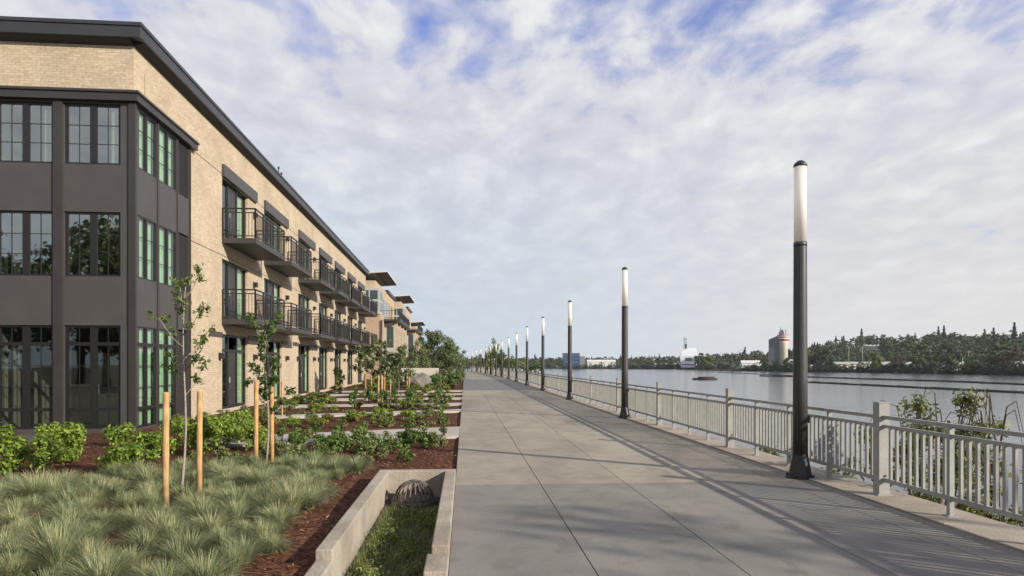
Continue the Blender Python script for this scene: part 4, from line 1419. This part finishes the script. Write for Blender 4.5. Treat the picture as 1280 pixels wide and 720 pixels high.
rng = np.random.default_rng(5)
def variant_arrays(seed, kind):
    r = np.random.default_rng(seed)
    if kind == 'con':
        n = 220; t = r.random(n) ** .8; z = .06 + .94 * t; rm = .17 * (1.03 - t); a = r.random(n) * 6.28; rr = rm * np.sqrt(r.random(n))
        P = np.stack([rr * np.cos(a), rr * np.sin(a), z], 1); return leaf_arrays(P, .05, r, .2, .6)
    cl = decid_clumps(r, 1.0, .85, .1, 11); n = 260
    P, d = clump_points(cl, n, r, .4); return leaf_arrays(P, .06, r, .3, .7, d, 3.5)
VA = {'dec': [variant_arrays(i, 'dec') for i in range(5)], 'con': [variant_arrays(20 + i, 'con') for i in range(4)]}
def forest(name, n, tr, hr, kindp, mat, label, pxr=(430, 1420), dens=None):
    out = []
    k = 0
    while k < n:
        px = rng.uniform(*pxr); t = tr[0] + (tr[1] - tr[0]) * rng.random() ** 1.2
        if t < 45 and dens and rng.random() > dens: continue
        D, z = terr(px, t); q = atd(px, D, z - .3)
        kd = 'con' if rng.random() < kindp else 'dec'
        A = VA[kd][rng.integers(len(VA[kd]))]; h = rng.uniform(*hr) * (1.25 if kd == 'con' else 1); a = rng.random() * 6.28
        c, s = math.cos(a), math.sin(a); w = rng.uniform(.85, 1.25)
        B = np.stack([(A[:, 0] * c - A[:, 1] * s) * w, (A[:, 0] * s + A[:, 1] * c) * w, A[:, 2]], 1) * h + np.array([q.x, q.y, q.z])
        out.append(B); k += 1
    V = np.concatenate(out)
    o = link_mesh(name, mesh_arrays(name, V, quads(len(V) // 4), 4, mat)); tag(o, label, 'forest', kind='stuff'); return o
forest('far_woodland', 1200, (60, 340), (6.5, 10.5), .04, M['fartree'], 'dark green mixed woodland covering the hills across the river')
forest('conifer_woodland', 34, (90, 340), (7, 11), .95, M['fardark'], 'dark conifers rising above the woodland across the river')
forest('shoreline_scrub', 1500, (-.5, 9), (1.8, 3.6), .0, M['fardark'], 'dark scrub along the far waterline of the river')
forest('inland_scrub', 300, (18, 70), (2.5, 5.5), .1, M['fartree'], 'mixed scrub behind the far waterline')

fb = [decid_variant(900 + i * 4, 10, 8.5, 1, 1300, .5, M['farbright'], 16) for i in range(2)]
fm_ = [decid_variant(930 + i * 4, 10, 8.5, 1, 1300, .5, M['fartree'], 16) for i in range(2)]
fw = [decid_variant(950 + i * 4, 10, 8, 1, 700, .5, M['farbrown'], 16) for i in range(2)]
fc = [conifer_variant(970 + i, 12, 5.0, 1500, .45, M['fardark']) for i in range(2)]
far_list = [(1091, 3, 10, fb, 'bright green round tree on the far waterline, right of the tallest light column'),
            (1212, 3, 7.5, fb, 'low bright green tree on the far waterline near the right end'),
            (884, 10, 11, fb, 'green tree on the far bank just right of the white ship'), (875, 12, 12, fm_, 'dark tree on the far bank touching the white ship'),
            (1023, 12, 12, fm_, 'round dark tree on the far bank just right of the tallest light column'), (1033, 14, 11, fm_, 'second round dark tree right of the tallest light column'),
            (1150, 14, 12.5, fm_, 'broad mid green tree on the far waterline between the two bright ones'), (1183, 14, 13, fm_, 'tall mid green tree left of the low bright one'),
            (1122, 12, 8, fw, 'pale bare brownish tree right of the bright round tree'), (1127, 20, 9, fw, 'second pale bare brownish tree beside the first'),
            (1248, 10, 11, fm_, 'mid green tree near the right end of the far waterline'), (1266, 10, 11.5, fw, 'brown leaved tree at the right end of the far waterline'),
            (955, 12, 7, fm_, 'dark tree before the cement silo block'), (985, 10, 7, fm_, 'dark tree at the foot of the pale silo tower'), (970, 8, 6, fm_, 'low dark tree between silo block and tower')]
for (px, t, h, vs, lab) in far_list:
    D, z = terr(px, t); q = atd(px, D, z - .4)
    plant_tree('far_tree', rnd.choice(vs), q, h / 10, lab, 'tree', 'single trees on the far bank')
for (px, t, h, lab) in [(1077, 210, 15, 'tall dark conifer on the hill crest, right of the tallest light column'), (1173, 230, 14, 'left one of the conifer pair on the hill crest'), (1180, 235, 14.5, 'right one of the conifer pair on the hill crest'),
                        (1018, 180, 12, 'small conifer on the hill just right of the tallest light column'), (1242, 190, 14, 'dark conifer on the crest near the right end'), (1268, 190, 16, 'tallest dark conifer at the right end of the crest')]:
    D, z = terr(px, t); q = atd(px, D, z - .4)
    plant_tree('far_conifer', rnd.choice(fc), q, h / 12, lab, 'tree', 'conifers on the far crest')

# white ship, seen from the stern quarter
def ship():
    D = interp(SH, 861) - 14; q = atd(861, D, WZ)
    root = empty('white_ship', q, R(-18), 'large white ship with blue stripe moored at the far bank', 'ship')
    root.scale = (.82, .82, .82)
    def loft(secs, mat, name):
        m = MB(); n = len(secs[0][1]); vs = []
        for (y, ring) in secs: vs += [(x, y, z) for x, z in ring]
        fs = [(i * n + k, i * n + (k + 1) % n, (i + 1) * n + (k + 1) % n, (i + 1) * n + k) for i in range(len(secs) - 1) for k in range(n)]
        fs += [tuple(range(n))[::-1], tuple(range((len(secs) - 1) * n, len(secs) * n))]
        m.add(vs, fs); return m.build(name, mat, root, fix=True)
    def ring(w0, w1, z0, z1): return [(-w0, z0), (w0, z0), (w1, z1), (-w1, z1)]
    loft([(0, ring(6.0, 8.2, 2.0, 13)), (8, ring(6.6, 8.4, 1.8, 13)), (60, ring(6.6, 8.4, 1.8, 13)), (82, ring(1.0, 3.5, 1.8, 14.5)), (88, ring(.3, .8, 1.8, 15))], M['whiteship'], 'hull')
    loft([(-.05, ring(6.25, 6.35, -.5, 1.95)), (60, ring(6.85, 6.9, -.5, 1.75)), (82, ring(1, 1.1, -.5, 1.75))], M['shipdark'], 'waterline_band')
    loft([(-.08, ring(6.5, 6.6, 4.0, 5.0)), (.2, ring(6.5, 6.6, 4.0, 5.0))], M['shipblue'], 'stripe')
    m = MB(); m.box(-7, 7.2, 2, 40, 13, 16.0); m.box(-6.4, 7, 5, 34, 16.0, 18.3); m.box(-2.4, 6.6, 8, 28, 18.3, 20); m.build('superstructure', M['whiteship'], root, bevel=.2)
    m = MB(); m.box(-3.5, -1.5, 10, 14, 19.5, 24); m.build('funnel', M['shipdark'], root, bevel=.3)
    m = MB()
    for x in (-4.5, -2.5): m.bar((x, 6, 19.5), (x * .9, 6, 29), .5, .5)
    for z in (22, 24.5, 27): m.bar((-4.5, 6, z), (-2.3, 6, z + 1.5), .3, .3)
    m.bar((-3.4, 6, 28), (-3.4, 6, 32), .35, .35); m.bar((-5.4, 6, 28.6), (-1.4, 6, 28.6), .3, .3)
    m.build('mast', M['silogrey'], root)
    m = MB()
    for k in range(6): m.box(-8.3, -8.2, 10 + k * 8, 12 + k * 8, 9.5, 10.5)
    m.box(-3, 3, -.15, -.05, 8, 11); m.build('window', M['silogrey'], root)
ship()

def silo():
    t0 = 26
    D, z = terr(966, t0); q = atd(961, D, z - .5)
    root = empty('cement_silo', q, -YAW - R(20), 'pale cement silo tower with red top and dark block on the far bank', 'silo')
    m = MB(); m.prism([(0, 0, 0), (5.4, 0, 0), (5.4, 0, 20.5), (3, 0, 19.3), (0, 0, 18)], (0, 6, 0)); m.build('silo_block', M['silogrey'], root, fix=True)
    m = MB()
    for x in (1.2, 2.6, 4.0): m.box(x, x + .25, -.15, -.0, 0, 17.2)
    m.build('rib', M['silogrey'], root)
    m = MB(); m.lathe([(2.6, 0), (2.6, 15.5), (3.1, 17)], 24, (8.0, 1.6, 0)); m.build('tower', M['silo'], root)
    m = MB(); m.lathe([(3.15, 17), (3.4, 17.3), (3.4, 20.5), (3.0, 20.8)], 24, (8.0, 1.6, 0)); m.build('red_head', M['red'], root)
    m = MB(); m.lathe([(3.45, 18.2), (3.45, 18.7)], 24, (8.0, 1.6, 0)); m.lathe([(3.45, 19.6), (3.45, 19.9)], 24, (8.0, 1.6, 0)); m.build('white_band', M['white'], root)
    m = MB(); m.box(5.6, 8.5, 0, 3, 20.5, 22.6); m.box(6.6, 8, .5, 2.5, 22.6, 23.8); m.tube([(9.5, 2, 20.5), (9.5, 2, 24)], .2, 6); m.tube([(6.5, 2, 22.6), (6.5, 2, 25.4)], .15, 6); m.build('head_house', M['silogrey'], root)
silo()

def simple_building(name, px, t, w, d, h, z0, matw, label, cat, rot=0, roof=None, rows=0):
    D, z = terr(px, t); q = atd(px, D, z + z0 - .3)
    root = empty(name, q, -YAW + rot, label, cat)
    m = MB(); m.box(-w / 2, w / 2, 0, d, 0, h); m.build('wall', matw, root)
    m = MB()
    if roof == 'gable': m.prism([(-w / 2 - .3, -.3, h), (w / 2 + .3, -.3, h), (w / 2 + .3, d / 2, h + d * .18), (-w / 2 - .3, d / 2, h + d * .18)], (0, 0, .25)); m.prism([(-w / 2 - .3, d + .3, h), (w / 2 + .3, d + .3, h), (w / 2 + .3, d / 2, h + d * .18), (-w / 2 - .3, d / 2, h + d * .18)], (0, 0, .25))
    else: m.box(-w / 2 - .2, w / 2 + .2, -.2, d + .2, h, h + .4)
    m.build('roof', (M['greyframe'] if name == 'low_building' else M['shed']) if matw != M['blueglass'] else M['silogrey'], root, fix=True)
    if rows:
        m = MB()
        for k in range(rows):
            zz = h * (k + .3) / rows; m.box(-w / 2 + .4, w / 2 - .4, -.06, -.0, zz, zz + h / rows * .45)
        m.build('window', M['silogrey'] if matw != M['blueglass'] else M['shipblue'], root)
    return root
simple_building('office_block', 714.5, 10, 14.5, 12, 12.5, 0, M['blueglass'], 'dark blue office block across the river behind the third light column', 'building', 0, None, 4)
simple_building('grey_block', 728, 14, 5, 10, 10.0, 0, M['silogrey'], 'small grey block attached to the right of the blue office', 'building', 0, None, 3)
simple_building('long_warehouse', 752, 40, 26, 10, 4.5, .5, M['shed'], 'long pale warehouse roof right of the blue office block', 'warehouse', 0, 'gable', 0)
simple_building('pale_shed', 940, 30, 13, 8, 3.2, .5, M['shed'], 'pale shed left of the dark silo block', 'shed', 0, 'gable', 0)
simple_building('low_shed', 993, 32, 8, 7, 4.0, .2, M['white'], 'white sloped shed right of the silo tower', 'shed', R(10), 'gable', 0)
simple_building('bank_house', 1018, 8, 3.2, 3, 2.0, 0, M['shed'], 'tiny pale hut at the waterline right of the tallest light column', 'hut', 0, 'gable', 1)
for (px, w, lab) in [(1070, 22, 'long low grey building behind the bright round tree'), (1123, 17, 'long low tan building behind the bare brownish trees'), (1198, 8, 'low white shed left of the low bright tree'), (1276, 9, 'white shed near the right end of the far bank')]:
    simple_building('low_building', px, 42, w, 6, 3.0, .0, M['shed'] if 'white' in lab else M['wallpale'], lab, 'building', 0, 'gable', 0)
def pole(px, t, h, lab):
    D, z = terr(px, t); q = atd(px, D, z)
    m = MB(); m.tube([(0, 0, 0), (0, 0, h)], [.16, .1], 6); m.bar((-1.2, 0, h * .93), (1.2, 0, h * .93), .12, .12)
    o = m.build('utility_pole', M['greyframe'], None, q); tag(o, lab, 'pole', 'utility poles on the far bank')
pole(1061, 46, 13, 'left utility pole on the far bank above the long grey building'); pole(1078, 46, 12.5, 'right utility pole on the far bank above the long grey building')
pole(1211, 46, 9, 'tall pale utility pole behind the low bright tree'); pole(1203, 48, 7, 'short pale utility pole left of the tall one')
# dock with derrick
D = interp(SH, 922) - 8; q = atd(922, D, WZ)
dk = empty('floating_dock', q, -YAW, 'dark timber dock with low deck along the far bank left of the silo', 'dock')
m = MB(); m.box(-15, 18, 0, 4, .5, 1.2)
m.build('deck', M['log'], dk)
m = MB()
for x in range(-14, 19, 4): m.tube([(x, .3, -1.5), (x, .3, 2.6)], .3, 6)
m.build('pile', M['log'], dk)
q = atd(926, interp(SH, 926) + 5, -.2)
cr = empty('derrick_crane', q, -YAW, 'thin dark derrick crane standing behind the far dock', 'crane')
m = MB(); m.bar((-5, 0, 0), (-5, 0, 7.5), 1.0, 1.0); m.box(-6.5, -3.5, -1.5, 1.5, 0, 2); m.build('tower', M['shipdark'], cr)
m = MB(); m.bar((-2, 0, 1), (3.0, 0, 12.5), .5, .5); m.bar((-1.2, 0, 1), (3.2, 0, 12.3), .3, .3); m.bar((-5, 0, 7.3), (3, 0, 12.3), .12, .12); m.build('boom', M['shipdark'], cr)

# log booms in the river
def boom(pts, rad, label):
    P = [at(px, py, WZ) for px, py in pts]
    root_m = MB(); rr = random.Random(len(label))
    full = []
    for a, b in zip(P[:-1], P[1:]):
        n = max(2, int((b - a).length / 6))
        for k in range(n): full.append(a + (b - a) * (k / n))
    full.append(P[-1])
    for a, b in zip(full[:-1], full[1:]):
        d = (b - a); nrm = Vector((-d.y, d.x, 0)).normalized()
        for j in (-1, 0, 1):
            o_ = nrm * (j * rad * 1.9 + rr.uniform(-.2, .2)); e = rr.uniform(.0, .015)
            root_m.tube([a + o_ + d * e + Vector((0, 0, rad * -.1 + rr.uniform(-.04, .04))), b + o_ - d * e * .5 + Vector((0, 0, rad * -.1 + rr.uniform(-.04, .04)))], [rad * rr.uniform(.8, 1.1), rad * rr.uniform(.7, 1)], 7)
    o = root_m.build('log_boom', M['log']); tag(o, label, 'log boom', 'log booms in the river')
boom([(952, 470.3), (1020, 472), (1090, 474.4), (1180, 477), (1290, 481.6), (1420, 488)], .42, 'farther long dark log boom floating across the river')
boom([(1012, 478.3), (1080, 481.6), (1160, 485.6), (1290, 491.8), (1420, 498)], .34, 'nearer long dark log boom floating across the river')
boom([(900, 465.6), (940, 467.5), (990, 470), (1008, 470.5)], .3, 'short dark log boom near the far dock')
q = at(882, 474.5, WZ)
m = MB()
for k in range(7):
    rr = rnd.uniform(-.6, .6); m.tube([(-3 + rr, k * .5 - 1.5, .1), (3 + rr, k * .5 - 1.5, .15)], .3, 7)
m.tube([(-2, -.5, .5), (2.4, .6, .55)], .28, 7)
o = m.build('log_raft', M['log'], None, q); o.rotation_euler.z = R(-12); tag(o, 'small dark raft of logs floating alone on the open water', 'raft')

# trees behind the viewpoint: they throw the dappled shade on the paving and stand in the window reflections
bt = [decid_variant(1000 + i * 7, 9, 7.0, 1.2, 3200, .2, M['midtree'], 20) for i in range(2)]
for (x, y, h, lab) in [(-19, -15, 13, 'street tree west of the promenade, behind the viewpoint'), (-27, -19, 14, 'second street tree behind the viewpoint, further west'), (-45, -17, 13, 'fifth street tree behind the viewpoint, beyond the westernmost pair'), (-32, -25, 14, 'sixth street tree behind the viewpoint, in the rear row'), (-36, -15, 13, 'third street tree behind the viewpoint, westernmost'),
                       (-14, -27, 12, 'street tree behind the viewpoint, closest to the promenade')]:
    plant_tree('street_tree', rnd.choice(bt), (x, y, -.1), h / 9, lab, 'tree', 'street trees behind the viewpoint')
tv = decid_variant(1050, 9.2, 4.6, 6.2, 400, .16, M['treeleaf'], 15)
plant_tree('bank_tree', tv, (15.2, -3.3, -1.6), 1.0, 'slender riverside tree on the bank behind the viewpoint, shading the paving', 'tree', rz=.4)

m = MB(); m.box(-4100, 5100, -1600, 5100, -7, 42)
hm, nt, out = newmat('haze')
pv = N(nt, 'VolumePrincipled'); pv.inputs['Color'].default_value = (.86, .92, 1, 1); pv.inputs['Density'].default_value = .00009; pv.inputs['Anisotropy'].default_value = .2
nt.links.new(pv.outputs[0], out.inputs['Volume'])
tag(m.build('haze', hm), 'thin pale morning haze over the river', 'haze', kind='stuff')
